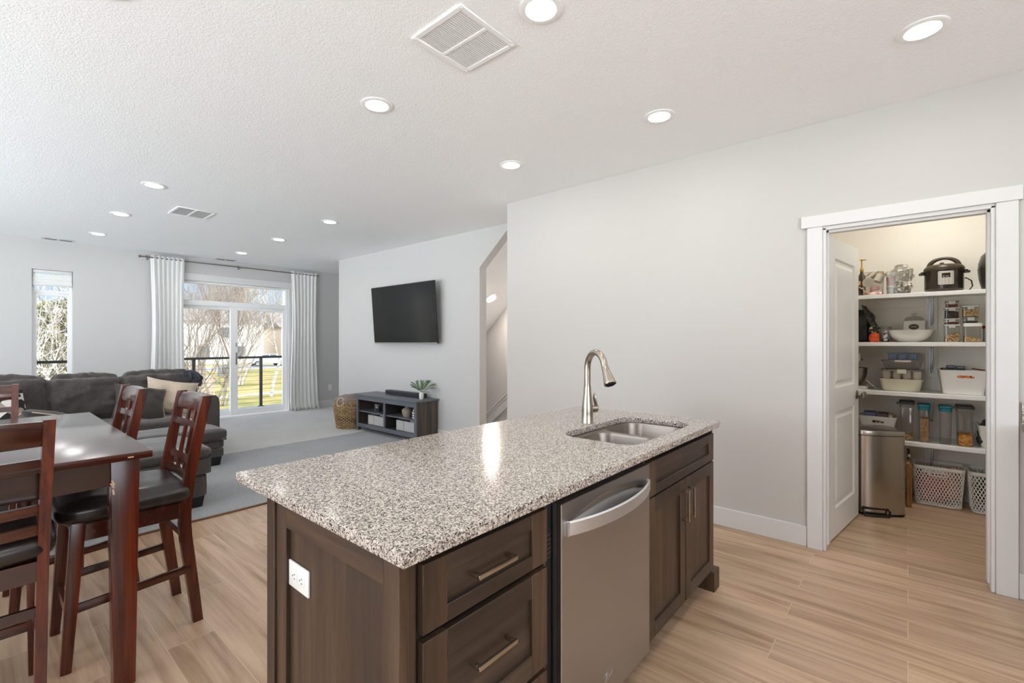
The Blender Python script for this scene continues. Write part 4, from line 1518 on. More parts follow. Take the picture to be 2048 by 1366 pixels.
# ------------------------------------------------------------------ sofa and ottomans
FZ = 0.017
def rot(cx, cy, cz, rx=0, ry=0, rz=0):
    return Matrix.Translation((cx, cy, cz)) @ Matrix.Rotation(R(rz), 4, 'Z') @ Matrix.Rotation(R(ry), 4, 'Y') @ Matrix.Rotation(R(rx), 4, 'X')
SXL, SXR = -0.80, 1.90
sofa = thing('sofa', 'long charcoal chenille sofa along the far side of the living room', 'sofa', (0.55, 6.65, FZ))
b = MB()
b.box(SXL + .02, SXR - .02, 6.24, 7.12, 0.09, 0.335, .03, 3)
b.build('base', sofa_m, sofa)
b = MB()
b.soft(((SXL + SXR) / 2, 7.03, 0.60), ((SXR - SXL) / 2 - .01, .10, .27), .05, .0, 16, .006, 5.0, 2.0)
b.build('back_frame', sofa_m, sofa, ang=80)
for x in (SXR - .065, SXL + .065):
    a = MB()
    prof = [(-.065, .05), (.065, .05), (.065, .60), (.055, .655), (.03, .685), (-.03, .685), (-.055, .655), (-.065, .60)]
    a.loft([[Vector((x + p, y, FZ + z * (1 if y < 6.9 else 1.0))) for p, z in prof] for y in (6.20, 6.22, 6.6, 7.10, 7.12)])
    a.build('armrest', sofa_m, sofa, ang=50)
    w = MB()
    w.tube([(x + p * 1.0, 6.205, FZ + z) for p, z in prof[1:]], .006, 6)
    w.build('welt', sofa_dk, sofa)
ed = [SXL + .13, -.10, .505, 1.10, SXR - .13]
for i in range(4):
    x0, x1 = ed[i], ed[i + 1]
    s = MB()
    s.soft(((x0 + x1) / 2, 6.52, 0.405), ((x1 - x0) / 2 - .002, .325, .072), .035, .014, 14, .006, 5.0, i * 2.3)
    s.build('seat_cushion', sofa_m, sofa, ang=80)
    s = MB()
    m = rot((x0 + x1) / 2, 6.845 + .01 * (i % 2), 0.715 + .006 * (i % 2), -9, (1.5, -1.2, .8, -.6)[i])
    s.soft((0, 0, 0), ((x1 - x0) / 2 + .006, .105, .243), .085, .040, 28, .030, 8.5, i * 3.7 + 1, m)
    s.build('back_cushion', sofa_m, sofa, ang=80)
for x in (SXL + .08, SXR - .08):
    for y in (6.30, 7.05):
        MB().bar((x, y, FZ), (x, y, .10), .06, .06, (0, 1, 0), .003, .085, .085).build('foot', matte_black, sofa)

def ottoman(x0, x1, y0, y1, bands, ztop, label, seed, group='ottomans'):
    t = thing('ottoman', label, 'ottoman', ((x0 + x1) / 2, (y0 + y1) / 2, FZ), 0, group)
    for k, (z0, z1, out) in enumerate(bands):
        s = MB()
        s.soft(((x0 + x1) / 2, (y0 + y1) / 2, (z0 + z1) / 2), ((x1 - x0) / 2 + out, (y1 - y0) / 2 + out, (z1 - z0) / 2 + .004), .028, .010, 14, .003, 6.0, seed + k, None, False)
        s.build('upholstered_band', sofa_m, t, ang=80)
    s = MB()
    z0 = bands[-1][1]
    s.soft(((x0 + x1) / 2, (y0 + y1) / 2, (z0 + ztop) / 2), ((x1 - x0) / 2 + .02, (y1 - y0) / 2 + .02, (ztop - z0) / 2 + .002), .04, .018, 18, .007, 5.0, seed + 9)
    c = s.build('cushion_top', sofa_m, t, ang=80)
    w = MB()
    q = .025
    w.tube([(x, y, z0 + .004) for x, y in rrect(x0 - q, x1 + q, y0 - q, y1 + q, .05, 5)], .006, 6, True)
    w.build('welt', sofa_dk, c)
    for x in (x0 + .08, x1 - .08):
        for y in (y0 + .08, y1 - .08):
            MB().bar((x, y, FZ - .006 if y < 6.1 else FZ), (x, y, bands[0][0] + .01), .10, .10, (0, 1, 0), .003, .125, .125).build('foot', matte_black, t)
    return t
ottoman(0.35, 1.765, 5.60, 6.09, [(.10, .20, .0), (.20, .285, .0)], .400, 'wide charcoal ottoman pushed against the front of the sofa seat', 3)
ottoman(-0.02, 1.235, 4.29, 5.03, [(.095, .275, .0), (.275, .41, .025)], .488, 'charcoal ottoman nearest the dining table, on the edge of the carpet', 7)

pl = thing('throw_pillow', 'beige throw pillow leaning on the right end of the sofa back', 'pillow', (1.50, 6.60, 0.49))
p = MB()
p.pillow(.52, .44, .19, rot(1.52, 6.600, .685, -24, 12, -4), 20, .022, 1.0, .24)
p.build('cover', beige_cloth, pl, ang=80)
pl = thing('throw_pillow', 'dark brown throw pillow in front of the beige one with a patterned edge', 'pillow', (1.22, 6.42, 0.49))
p = MB()
mp = rot(1.20, 6.415, .665, -30, 13, 6)
p.pillow(.50, .42, .18, mp, 20, .024, 4.0, .26)
p.build('cover', brown_cloth, pl, ang=80)
p = MB()
for i in range(11):
    v = -.9 + 1.8 * i / 10
    c = mp @ Vector((.250 * (1 - .26 * .6 * (1 - abs(v)) * (1 + v * v)) - .004, -.006, v * .205))
    p.sph(c, (.010, .010, .016), 5)
p.build('trim_cord', beige_cloth, pl)
pl = thing('throw_pillow', 'black and white patterned pillow at the left end of the sofa seat', 'pillow', (0.18, 6.45, 0.49))
p = MB()
p.pillow(.46, .42, .16, rot(0.12, 6.45, .665, -28, -6, 8), 16, .014, 7.0, .10)
p.build('cover', cells('black_white_print', 16, [(0.0, lin(30, 28, 28)), (0.45, lin(214, 210, 204)), (0.8, lin(150, 140, 120)), (1.0, lin(150, 140, 120))], .9), pl, ang=80)
pl = thing('seat_cushion', 'flat grey cushion with a pale welt lying on the left of the sofa seat', 'pillow', (0.47, 6.40, 0.49))
p = MB()
mm = rot(0.44, 6.38, .575, 66, 16, 10)
p.pillow(.40, .36, .13, mm, 14, .012, 2.0, .12)
p.build('cover', sofa_m, pl, ang=80)
p = MB()
p.tube([mm @ Vector((a, 0, b)) for a, b in rrect(-.19, .19, -.17, .17, .06, 5)], .005, 6, True)
p.build('welt', beige_cloth, pl)

jk = MB()
def jf(a, b):
    x = 1.60 + a * .27
    s = b * 1.0
    # over the back: from the front face up, across the top and down behind
    if s < .42:
        y, z = 6.79 - .012 * s, .80 + s / .42 * .135
    elif s < .62:
        q = (s - .42) / .2
        y, z = 6.785 + q * .30, .935 + .032 * math.sin(math.pi * q)
    else:
        q = (s - .62) / .38
        y, z = 7.085 + .06, .935 - q * .36
        y = 7.14
    w = .014 * math.sin(22 * a + 5 * b) + .010 * math.sin(41 * a - 9 * b + 1)
    z2 = z + (w if .3 < s < .7 else 0) - .025 * a * a
    return (x + .02 * math.sin(6 * b), y - (abs(w) if s < .45 else 0), z2)
jk.sheet(jf, 36, 36)
o = jk.build('denim_jacket', denim, ang=120)
sm = o.modifiers.new('thickness', 'SOLIDIFY')
sm.thickness = 0.012
sm.offset = 1
tag(o, 'dark denim jacket draped over the right corner of the sofa back', 'jacket')

# ------------------------------------------------------------------ television, media stand and basket
tv = thing('television', 'large black flat television tilted down on the living room wall', 'television', (4.13, 5.50, 1.74))
TW, TH = 1.475, 0.845
tm = axes((4.000, 5.502, 1.735), (0, -1, 0), Vector((-0.062, 0, 0.845)).normalized())   # local x to the right, y up the screen, z towards the room
b = MB()
b.obox((TW, TH, .030), tm @ Matrix.Translation((0, 0, -.012)), .004)
b.build('casing', tv_edge, tv)
b = MB()
b.obox((TW - .016, TH - .028, .002), tm @ Matrix.Translation((0, .006, .0042)))
b.build('screen', tv_black, tv, smooth=False)
b = MB()
b.obox((TW, .014, .004), tm @ Matrix.Translation((0, -TH / 2 + .007, .0052)), .001)
b.build('bottom_bezel', tv_silver, tv)
b = MB()
b.obox((TW + .002, .006, .032), tm @ Matrix.Translation((0, TH / 2 + .001, -.012)), .001)
b.obox((.005, TH, .032), tm @ Matrix.Translation((-TW / 2 - .001, 0, -.012)), .001)
b.build('edge_trim', tv_silver, tv)
b = MB()
b.obox((.9, .5, .05), tm @ Matrix.Translation((0, -.08, -.05)), .01)
b.build('rear_housing', matte_black, tv)
b = MB()
b.box(4.108, 4.129, 5.25, 5.75, 1.60, 1.85)
b.box(4.04, 4.11, 5.34, 5.38, 1.66, 1.80)
b.box(4.04, 4.11, 5.62, 5.66, 1.66, 1.80)
b.build('wall_bracket', matte_black, tv)

X0, X1, Y0, Y1 = 3.745, 4.110, 4.855, 6.290
ZB, ZT = FZ, 0.565
st = thing('media_stand', 'grey wooden media stand with four open cubbies under the television', 'tv stand', ((X0 + X1) / 2, (Y0 + Y1) / 2, FZ))
MB().box(X0 - .022, X1 + .008, Y0 - .025, Y1 + .025, ZT - .022, ZT, .004).build('top', stand_top, st)
for y0, y1 in ((Y0, Y0 + .022), (Y1 - .022, Y1)):
    MB().box(X0 + .02, X1 - .045, y0, y1, .075, ZT - .022, .001, 1).build('side_panel', stand_side, st)
for y0 in (Y0, Y1 - .042):
    MB().box(X0, X0 + .02, y0, y0 + .042, ZB, ZT - .022, .002, 1).build('leg', stand_top, st)
    MB().box(X1 - .045, X1, y0, y0 + .030, ZB, ZT - .022, .002, 1).build('leg', stand_side, st)
    MB().box(X0 + .02, X0 + .06, y0 + (.0 if y0 < 5 else .010), y0 + .032 + (.0 if y0 < 5 else .010), ZB, .075).build('leg', stand_side, st)
ym = (Y0 + Y1) / 2
f = MB()
f.box(X0, X0 + .02, Y0 + .042, Y1 - .042, .478, ZT - .022, .001, 1)
f.box(X0, X0 + .02, Y0 + .042, Y1 - .042, .075, .128, .001, 1)
f.box(X0, X0 + .02, ym - .018, ym + .018, .128, .478, .001, 1)
f.build('front_frame', stand_top, st)
MB().box(X0 + .02, X1 - .02, Y0 + .022, Y1 - .022, .108, .126).build('bottom_shelf', stand_in, st)
MB().box(X0 + .02, X1 - .02, ym - .010, ym + .010, .126, ZT - .022).build('divider', stand_in, st)
for a, c in ((Y0 + .022, ym - .010), (ym + .010, Y1 - .022)):
    MB().box(X0 + .022, X1 - .02, a, c, .297, .313, .001, 1).build('shelf', stand_top, st)
MB().box(X1 - .020, X1 - .014, Y0 + .022, Y1 - .022, .08, ZT - .022).build('back_panel', stand_in, st)

sb = thing('soundbar', 'long black soundbar lying on the media stand', 'speaker', (4.03, 5.45, ZT))
MB().box(3.985, 4.075, 5.03, 5.90, ZT + .001, ZT + .060, .008).build('body', pm('soundbar_black', lin(52, 54, 60), 0.55), sb)
g = MB()
g.box(3.9835, 3.986, 5.045, 5.885, ZT + .010, ZT + .050)
g.build('front_grille', pm('speaker_cloth', lin(44, 46, 54), 0.9, bmp=(400, .5, .002)), sb, smooth=False)

vp = thing('palm_vase', 'small white vase with green palm fronds on the right end of the media stand', 'plant', (3.95, 4.985, ZT))
vx, vy = 3.93, 4.975
v = MB()
v.lathe([(.0, 0), (.026, 0), (.031, .02), (.032, .06), (.027, .085), (.024, .095), (.021, .095), (.024, .08), (.0, .07)], (vx, vy, ZT), 24)
v.build('vase', ceramic, vp)
rng = random.Random(6)
for az, el, L in ((200, 40, .20), (165, 58, .19), (120, 50, .17), (30, 55, .21), (-10, 40, .22), (-60, 30, .20), (255, 15, .17), (280, 62, .2), (75, 70, .17)):
    fr = MB()
    a = R(az)
    p = Vector((vx, vy, ZT + .08))
    d = Vector((math.cos(a) * math.cos(R(el)), math.sin(a) * math.cos(R(el)), math.sin(R(el)) + .35)).normalized()
    pts = []
    for i in range(12):
        pts.append(p.copy())
        p = p + d * L / 11
        d.z -= .085
        d.normalize()
    fr.tube(pts, [.0022 * (1 - i / 14) for i in range(12)], 5)
    for i in range(3, 12):
        t_ = (pts[min(i + 1, 11)] - pts[i - 1]).normalized()
        s = t_.cross(Vector((0, 0, 1))).normalized()
        ll = .075 * math.sin(math.pi * (i - 1.5) / 11.5) + .012
        for sg in (-1, 1):
            e = (s * sg + t_ * .9 + Vector((0, 0, -.25))).normalized()
            w = t_ * .006
            o_ = pts[i]
            nn = Vector((0, 0, .0015))
            fr.add([o_, o_ + e * ll * .45 + w + nn, o_ + e * ll, o_ + e * ll * .45 - w - nn], [(0, 1, 2), (0, 2, 3)])
    fr.build('palm_frond', leaf_m, vp, smooth=False)

def fabric_cube(x0, x1, y0, y1, z0, z1, label):
    t = thing('fabric_bin', label, 'storage bin', ((x0 + x1) / 2, (y0 + y1) / 2, z0), 0, 'fabric bins in the media stand')
    c = MB()
    th = .006
    c.box(x0, x0 + th, y0, y1, z0, z1, .002, 1)
    c.box(x1 - th, x1, y0, y1, z0, z1, .002, 1)
    c.box(x0 + th, x1 - th, y0, y0 + th, z0, z1, .002, 1)
    c.box(x0 + th, x1 - th, y1 - th, y1, z0, z1, .002, 1)
    c.box(x0 + th, x1 - th, y0 + th, y1 - th, z0, z0 + th)
    c.build('fabric_box', cube_m, t)
    ymid = (y0 + y1) / 2 + .06
    MB().box(x0 - .0015, x0 + .001, ymid - .002, ymid + .002, z0 + .004, z1 - .002).build('seam', sofa_dk, t)
    return t
fabric_cube(3.80, 4.06, 5.625, 6.06, .1265, .262, 'light grey fabric bin in the lower left cubby')
fabric_cube(3.80, 4.06, 4.905, 5.36, .1265, .262, 'light grey fabric bin in the lower right cubby with white papers sticking out')
t = thing('white_gadget', 'white and black gadgets lying on top of the lower left fabric bin', 'electronics', (3.87, 5.75, .262))
b = MB()
b.box(3.83, 3.90, 5.68, 5.80, .2625, .276, .006)
b.build('white_device', white_plastic, t)
b = MB()
b.box(3.86, 4.0, 5.64, 5.82, .2765, .286, .006)
b.build('black_device', matte_black, t)
t = MB()
t.obox((.004, .16, .12), rot(3.90, 5.10, .245, 12, 20, 0))
t.obox((.004, .15, .11), rot(3.96, 5.05, .24, -18, 10, 0))
tag(t.build('paper', pm('paper', lin(226, 225, 222), .8), smooth=False), 'white papers standing in the lower right fabric bin', 'papers')
jr = thing('candle_jar', 'small glass candle jar with a pale lid in the upper left cubby', 'jar', (3.86, 5.93, .313))
v = MB()
v.lathe([(.0, .0005), (.044, .0005), (.048, .006), (.048, .085), (.044, .092), (.0, .092)], (3.86, 5.90, .313), 28)
v.build('jar', pm('dark_candle', lin(70, 70, 74), .15, coat=.6, var=(30, lin(40, 40, 44), 3)), jr)
v = MB()
v.lathe([(.0, .0925), (.046, .0925), (.047, .110), (.0, .112)], (3.86, 5.90, .313), 28)
v.build('lid', stone_vase, jr)
va = thing('stoneware_vase', 'beige stoneware vase in the upper right cubby', 'vase', (3.88, 5.22, .313))
v = MB()
v.lathe([(.0, .0005), (.052, .0005), (.062, .03), (.074, .085), (.070, .098), (.036, .122), (.024, .132), (.023, .158), (.019, .158), (.018, .13), (.0, .12)], (3.88, 5.22, .313), 32)
v.build('body', stone_vase, va)
rng = random.Random(9)
for k in range(4):
    b = thing('magazine', '%s magazine of the little pile in the upper right cubby' % ('lowest', 'second lowest', 'second highest', 'topmost')[k], 'magazine', (3.86, 4.955, .314 + k * .033), 0, 'magazines in the upper right cubby')
    x = 3.80 + rng.uniform(0, .02)
    MB().box(x, x + .20, 4.885, 5.015, .3145 + k * .033, .3145 + k * .033 + .022, .002, 1).build('pages', pm('pages_%d' % k, lin(226, 224, 220), .8), b)
    MB().box(x - .002, x + .202, 4.883, 5.017, .3145 + k * .033 + .0225, .3145 + k * .033 + .029, .001, 1).build('cover', pm('cover_%d' % k, (lin(96, 84, 84), lin(60, 62, 70), lin(120, 112, 110), lin(70, 62, 60))[k], .5), b)
w = MB()
w.tube([(3.80, 5.20, FZ + .01), (3.77, 5.12, FZ + .006), (3.80, 5.02, FZ + .006), (3.86, 4.99, FZ + .006), (3.90, 5.03, FZ + .008), (3.98, 5.05, FZ + .03), (4.05, 5.06, FZ + .07)], .004, 8)
tag(w.build('cable', white_plastic), 'white cable lying on the carpet under the media stand', 'cable')

bk = thing('wicker_basket', 'tall brown wicker basket with two round handles beside the media stand', 'basket', (3.80, 6.565, FZ))
bx, by = 3.80, 6.565
def wick(name, z0, z1, rows):
    m = MB()
    rr = lambda z: .185 + .045 * min(1, z / .30) - .055 * max(0, (z - .30) / .18) ** 1.6
    for k in range(rows):
        z = z0 + (z1 - z0) * k / (rows - 1)
        n = 44
        pts = []
        for i in range(n):
            a = 2 * math.pi * i / n
            r = rr(z) + .009 * (1 if (i + k) % 2 else -1)
            pts.append((bx + r * math.cos(a), by + r * math.sin(a), FZ + .010 + z + .003 * math.sin(3 * a + k)))
        m.tube(pts, .0100, 5, True)
    return m.build(name, wicker, bk, ang=180)
wick('woven_wall', 0.0, .40, 22)
m = MB()
m.lathe([(.0, .002), (.18, .002), (.21, .14), (.222, .29), (.20, .38), (.188, .38), (.0, .36)], (bx, by, FZ), 32)
m.build('liner', pm('basket_inside', lin(70, 54, 40), .9), bk)
for az in (200, 20):
    a = R(az)
    c = Vector((bx + .21 * math.cos(a), by + .21 * math.sin(a), FZ + .40))
    tx = Vector((-math.sin(a), math.cos(a), 0))
    m = MB()
    m.tube([c + tx * .062 * math.cos(q * .3142) + Vector((-.02 * math.cos(a), -.02 * math.sin(a), 0)) * math.sin(q * .3142) + Vector((0, 0, .062 * math.sin(q * .3142) + .01)) for q in range(20)], .0075, 8, True)
    m.build('ring_handle', pm('rope_%d' % az, lin(206, 192, 176), .8), bk)
bl = MB()
bl.soft((bx, by, FZ + .415), (.165, .165, .055), .05, .03, 12, .02, 9.0, 3.0)
tag(bl.build('folded_blanket', pm('taupe_blanket', lin(140, 124, 118), .95, bmp=(120, .3, .004)), ang=80), 'taupe blanket heaped in the top of the wicker basket', 'blanket')

# ------------------------------------------------------------------ pantry shelves
SH = {1: 1.738, 2: 1.334, 3: 0.920, 4: 0.517}
names = {1: 'top white pantry shelf holding the pressure cooker', 2: 'second white pantry shelf holding the white bowl', 3: 'third white pantry shelf holding the white bin', 4: 'lowest white pantry shelf holding the dispensers'}
YL, YR = 0.619, -0.899
for k, z in SH.items():
    s = thing('pantry_shelf', names[k], 'shelf', (5.2, -.14, z - .02), 0, 'pantry shelves')
    b = MB()
    b.box(5.0, 5.399, YR, YL, z - .020, z - .0005, .003, 1)
    b.box(4.992, 5.0, YR, YL, z - .034, z - .0005, .003, 1)
    b.build('board', vinyl, s)
    b = MB()
    b.box(5.375, 5.399, YR, -.192, z - .095, z - .0205, .001, 1)
    b.box(5.375, 5.399, -.112, YL, z - .095, z - .0205, .001, 1)
    b.box(5.375, 5.399, -.191, -.113, z - .30, z - .0205, .001, 1)
    b.build('cleat', pantry_paint, s)
    b = MB()
    b.box(5.368, 5.375, -.168, -.136, z - .27, z - .021, .001, 1)
    b.box(5.04, 5.368, -.168, -.136, z - .028, z - .0205, .001, 1)
    for q in (-.158, -.146):
        b.bar((5.366, q, z - .245), (5.06, q, z - .030), .003, .022, (0, 0, 1))
    b.build('bracket', pm('bracket_steel_%d' % k, lin(188, 192, 200), .4, .3), s)
    b = MB()
    for zz in (z - .26, z - .05):
        b.cyl((5.368, -.152, zz), (5.3655, -.152, zz), .005, n=10)
    b.build('screw', slot_dark, s)

# contents materials
oats = cells('rolled_oats', 120, [(0.0, lin(150, 112, 66)), (0.3, lin(198, 160, 108)), (0.6, lin(222, 190, 142)), (1.0, lin(222, 190, 142))])
beans = cells('dark_beans', 150, [(0.0, lin(38, 28, 24)), (0.5, lin(66, 50, 42)), (1.0, lin(66, 50, 42))])
pasta = cells('orange_pasta', 70, [(0.0, lin(190, 120, 36)), (0.4, lin(226, 158, 66)), (0.75, lin(240, 184, 96)), (1.0, lin(240, 184, 96))])
cereal = cells('tan_cereal', 90, [(0.0, lin(166, 124, 78)), (0.5, lin(196, 156, 108)), (1.0, lin(196, 156, 108))])
redsn = cells('red_snack', 110, [(0.0, lin(96, 26, 22)), (0.5, lin(140, 52, 40)), (1.0, lin(140, 52, 40))])
lid_clear = pm('clear_lid', lin(196, 196, 194), .25)
lid_smoke = pm('smoky_lid', lin(120, 116, 112), .3)
lid_teal = pm('teal_lid', lin(20, 122, 140), .35)
lid_black = pm('charcoal_lid', lin(52, 50, 50), .4)
def stuff(mb, name, m, label, cat):
    return tag(mb.build(name, m, ang=180), label, cat, kind='stuff')

def box_jar(x, y, z, w, d, h, label, lidm, glass=box_glass, lid_h=.012, taper=.0, group=None, clip=True, over=.004, kind='food_container', cat='food container'):
    t = thing(kind, label, cat, (x, y, z), 0, group)
    b = MB()
    rings = []
    for q, zz in ((.0, .0005), (.0, h)):
        k = 1 - taper * (1 - zz / h)
        rings.append([Vector((x + a, y + c, z + zz)) for a, c in rrect(-d / 2 * k, d / 2 * k, -w / 2 * k, w / 2 * k, .010, 4)])
    b.loft(rings)
    b.build('body', glass, t)
    b = MB()
    b.loft([[Vector((x + a, y + c, z + zz)) for a, c in rrect(-d / 2 - over + e, d / 2 + over - e, -w / 2 - over + e, w / 2 + over - e, .013, 4)] for zz, e in ((h + .0004, 0), (h + lid_h - .003, 0), (h + lid_h, .003))])
    l = b.build('lid', lidm, t)
    if clip:
        b = MB()
        b.box(x - d / 2 - over - .003, x - d / 2 - over + .001, y - .020, y + .020, z + h - .016, z + h + lid_h - .002, .001, 1)
        b.build('clip', lid_clear, l)
        b = MB()
        b.box(x + d / 2 + over - .001, x + d / 2 + over + .003, y - .020, y + .020, z + h - .016, z + h + lid_h - .002, .001, 1)
        b.build('clip', lid_clear, l)
    return t
def fill(x, y, z, w, d, h, m, name, label, cat, lump=.008, slope=0.0, seed=1.0):
    b = MB()
    n = 12
    def top(u, v):
        X, Y = x + (u - .5) * d, y + (v - .5) * w
        return Vector((X, Y, z + h + slope * (v - .5) + lump * noise.noise(Vector((X * 60, Y * 60, seed))) + lump * .6 * noise.noise(Vector((X * 140, Y * 140, seed)))))
    b.sheet(top, n, n)
    q = [(0, 0), (1, 0), (1, 1), (0, 1)]
    for i in range(4):
        a, c = q[i], q[(i + 1) % 4]
        b.sheet(lambda s, r, a=a, c=c: Vector((*(top(a[0] + (c[0] - a[0]) * s, a[1] + (c[1] - a[1]) * s)).xy, z + (top(a[0] + (c[0] - a[0]) * s, a[1] + (c[1] - a[1]) * s).z - z) * r)), n, 1)
    b.add([(x - d / 2, y - w / 2, z), (x + d / 2, y - w / 2, z), (x + d / 2, y + w / 2, z), (x - d / 2, y + w / 2, z)], [(0, 1, 2, 3)])
    return stuff(b, name, m, label, cat)

# ---- top shelf
z = SH[1]
t = thing('syrup_bottle', 'slim bottle with a gold pump at the left end of the top shelf', 'bottle', (5.16, .314, z))
b = MB()
b.lathe([(.0, .0005), (.026, .0005), (.028, .004), (.028, .16), (.024, .185), (.013, .21), (.012, .225), (.0, .225)], (5.16, .314, z), 24)
b.build('body', pm('dark_syrup', lin(52, 30, 20), .15, coat=.5), t)
b = MB()
b.lathe([(.0286, .03), (.0290, .03), (.0290, .14), (.0286, .14)], (5.16, .314, z), 24)
b.build('label_band', cells('syrup_label', 60, [(0, lin(24, 22, 22)), (.45, lin(206, 190, 150)), (.7, lin(120, 40, 30)), (1, lin(120, 40, 30))], .5), t)
b = MB()
b.lathe([(.0, .225), (.0145, .225), (.0145, .240), (.010, .25), (.005, .262), (.0045, .318), (.012, .322), (.013, .331), (.0, .334)], (5.16, .314, z), 20)
b.tube([(5.16, .314, z + .327), (5.16, .294, z + .328), (5.16, .280, z + .324)], [.005, .0045, .004], 8)
b.build('pump', pm('gold_pump', lin(176, 146, 62), .3, .8), t)

def open_bin(x, y, w, d, h, label, m):
    t = thing('clear_bin', label, 'storage bin', (x, y, z), 0, 'clear bins on the top shelf')
    b = MB()
    R0 = lambda k, zz: [Vector((x + a, y + c, z + zz)) for a, c in rrect(-d / 2 * k, d / 2 * k, -w / 2 * k, w / 2 * k, .018, 5)]
    b.loft([R0(.93, .001), R0(1, h)], cap=False)
    b.add(R0(.93, .001), [tuple(range(24))])
    b.build('bin_wall', m, t)
    b = MB()
    b.tube(R0(1, h), .0028, 6, True)
    b.build('bin_rim', box_glass, t)
    return t
open_bin(5.17, .232, .145, .24, .20, 'clear plastic bin of baby bottles and lids at the left of the top shelf', bag_glass)
open_bin(5.17, .068, .150, .24, .19, 'clear plastic bin with crumpled bags and jars, second on the top shelf', bag_glass)
pink = pm('pink_plastic', lin(214, 164, 160), .4)
peach = pm('peach_plastic', lin(206, 140, 116), .45)
cream = pm('cream_plastic', lin(228, 220, 206), .4)
def small(name, label, cat, mb, m):
    return tag(mb.build(name, m), label, cat)
small('white_disc', 'large round white lid leaning at the front of the left clear bin', 'lid', MB().tube([(5.075, .262, z + .115), (5.083, .262, z + .115)], .042, 28), cream)
small('pink_ball', 'round pink cup at the bottom of the left clear bin', 'cup', MB().sph((5.105, .220, z + .060), (.034, .034, .034), 12), pink)
small('white_tube', 'white tube lying across the top of the left clear bin', 'tube', MB().cyl((5.13, .275, z + .150), (5.15, .205, z + .222), .014, n=16), cream)
cn = thing('formula_can', 'small white can tilted on top of the left clear bin', 'can', (5.15, .195, z + .14))
m_ = rot(5.15, .192, z + .155, 24, 12, 0)
b = MB().cyl(m_ @ Vector((0, 0, -.035)), m_ @ Vector((0, 0, .035)), .033, n=24)
b.build('can', cream, cn)
b = MB().cyl(m_ @ Vector((0, 0, .0355)), m_ @ Vector((0, 0, .046)), .034, n=24)
b.build('lid', pm('gold_lid', lin(196, 168, 110), .4), cn)
small('peach_disc', 'peach lid at the top of the left clear bin behind the can', 'lid', MB().tube([(5.20, .235, z + .175), (5.206, .232, z + .187)], .042, 24), peach)
b = MB()
b.soft((5.16, .232, z + .018), (.10, .06, .014), .012, .006, 10, .012, 30, 2)
small('crumpled_wrappers', 'pale pink wrappers at the bottom of the left clear bin', 'wrappers', b, cells('wrapper_pink', 40, [(0, lin(226, 210, 200)), (.5, lin(204, 150, 132)), (.8, lin(190, 120, 104)), (1, lin(190, 120, 104))], .5))
jr = thing('plastic_jar', 'short clear jar with a cream lid in the right clear bin', 'jar', (5.11, .105, z))
b = MB().lathe([(.0, .006), (.030, .006), (.032, .012), (.032, .060), (.0, .060)], (5.11, .105, z), 24)
b.build('body', grey_glass, jr)
b = MB().lathe([(.0, .0605), (.036, .0605), (.036, .078), (.0, .080)], (5.11, .105, z), 24)
b.build('lid', cream, jr)
jr = thing('plastic_jar', 'peach jar with a peach lid stacked at the left of the right clear bin', 'jar', (5.15, .115, z + .085))
b = MB().lathe([(.0, .081), (.026, .081), (.029, .09), (.029, .135), (.0, .135)], (5.15, .110, z), 24)
b.build('body', pink, jr)
b = MB().lathe([(.0, .1355), (.032, .1355), (.032, .158), (.0, .160)], (5.15, .110, z), 24)
b.build('lid', peach, jr)
b = MB()
b.soft((5.17, .042, z + .165), (.085, .052, .062), .035, .02, 14, .030, 16, 5)
small('plastic_bag', 'crumpled cloudy plastic bag bulging out of the right clear bin', 'bag', b, bag_glass)
b = MB()
b.soft((5.15, .035, z + .055), (.075, .040, .045), .02, .01, 12, .026, 24, 8)
small('wrapped_packets', 'silver and white wrapped packets at the bottom of the right clear bin', 'packets', b, cells('packet_print', 45, [(0, lin(150, 140, 130)), (.3, lin(226, 222, 214)), (.75, lin(110, 96, 84)), (1, lin(110, 96, 84))], .35))

ck = thing('pressure_cooker', 'black electric pressure cooker with a silver control panel on the top shelf', 'pressure cooker', (5.17, -.222, z))
cx, cy = 5.165, -.222
pc_black = pm('cooker_black', lin(44, 37, 30), .24, .35, coat=.4)
pc_lid = pm('cooker_lid', lin(62, 52, 38), .38)
b = MB()
b.lathe([(.0, .0005), (.112, .0005), (.116, .022), (.1195, .026), (.0, .026)], (cx, cy, z), 48)
b.build('base_ring', pc_lid, ck)
b = MB()
b.lathe([(.0, .0265), (.1205, .0265), (.1205, .175), (.0, .175)], (cx, cy, z), 48)
b.build('body', pc_black, ck)
b = MB()
b.lathe([(.0, .1755), (.124, .1755), (.126, .182), (.124, .200), (.112, .216), (.085, .226), (.05, .231), (.0, .233)], (cx, cy, z), 48)
l = b.build('lid', pc_lid, ck)
b = MB()
for k in (-1, 1):
    pass
pts = []
for i in range(21):
    a = math.pi * i / 20
    pts.append((cx, cy + .090 * math.cos(a), z + .212 + .068 * math.sin(a)))
b.tube(pts, [.011 + .006 * abs(math.cos(math.pi * i / 20)) for i in range(21)], 10)
b.build('lid_handle', pc_lid, l)
b = MB()
b.lathe([(.0, .232), (.014, .231), (.013, .244), (.0, .246)], (cx - .01, cy + .012, z), 16)
b.lathe([(.0, .230), (.010, .228), (.009, .238), (.0, .239)], (cx + .03, cy - .03, z), 12)
b.build('steam_valve', pc_black, l)
for sg in (-1, 1):
    b = MB()
    b.box(cx - .030, cx + .030, cy + sg * .119, cy + sg * .155, z + .150, z + .168, .007)
    b.box(cx - .018, cx + .018, cy + sg * .119, cy + sg * .142, z + .166, z + .178, .004)
    b.build('side_handle', pc_black, ck)
pn = MB()
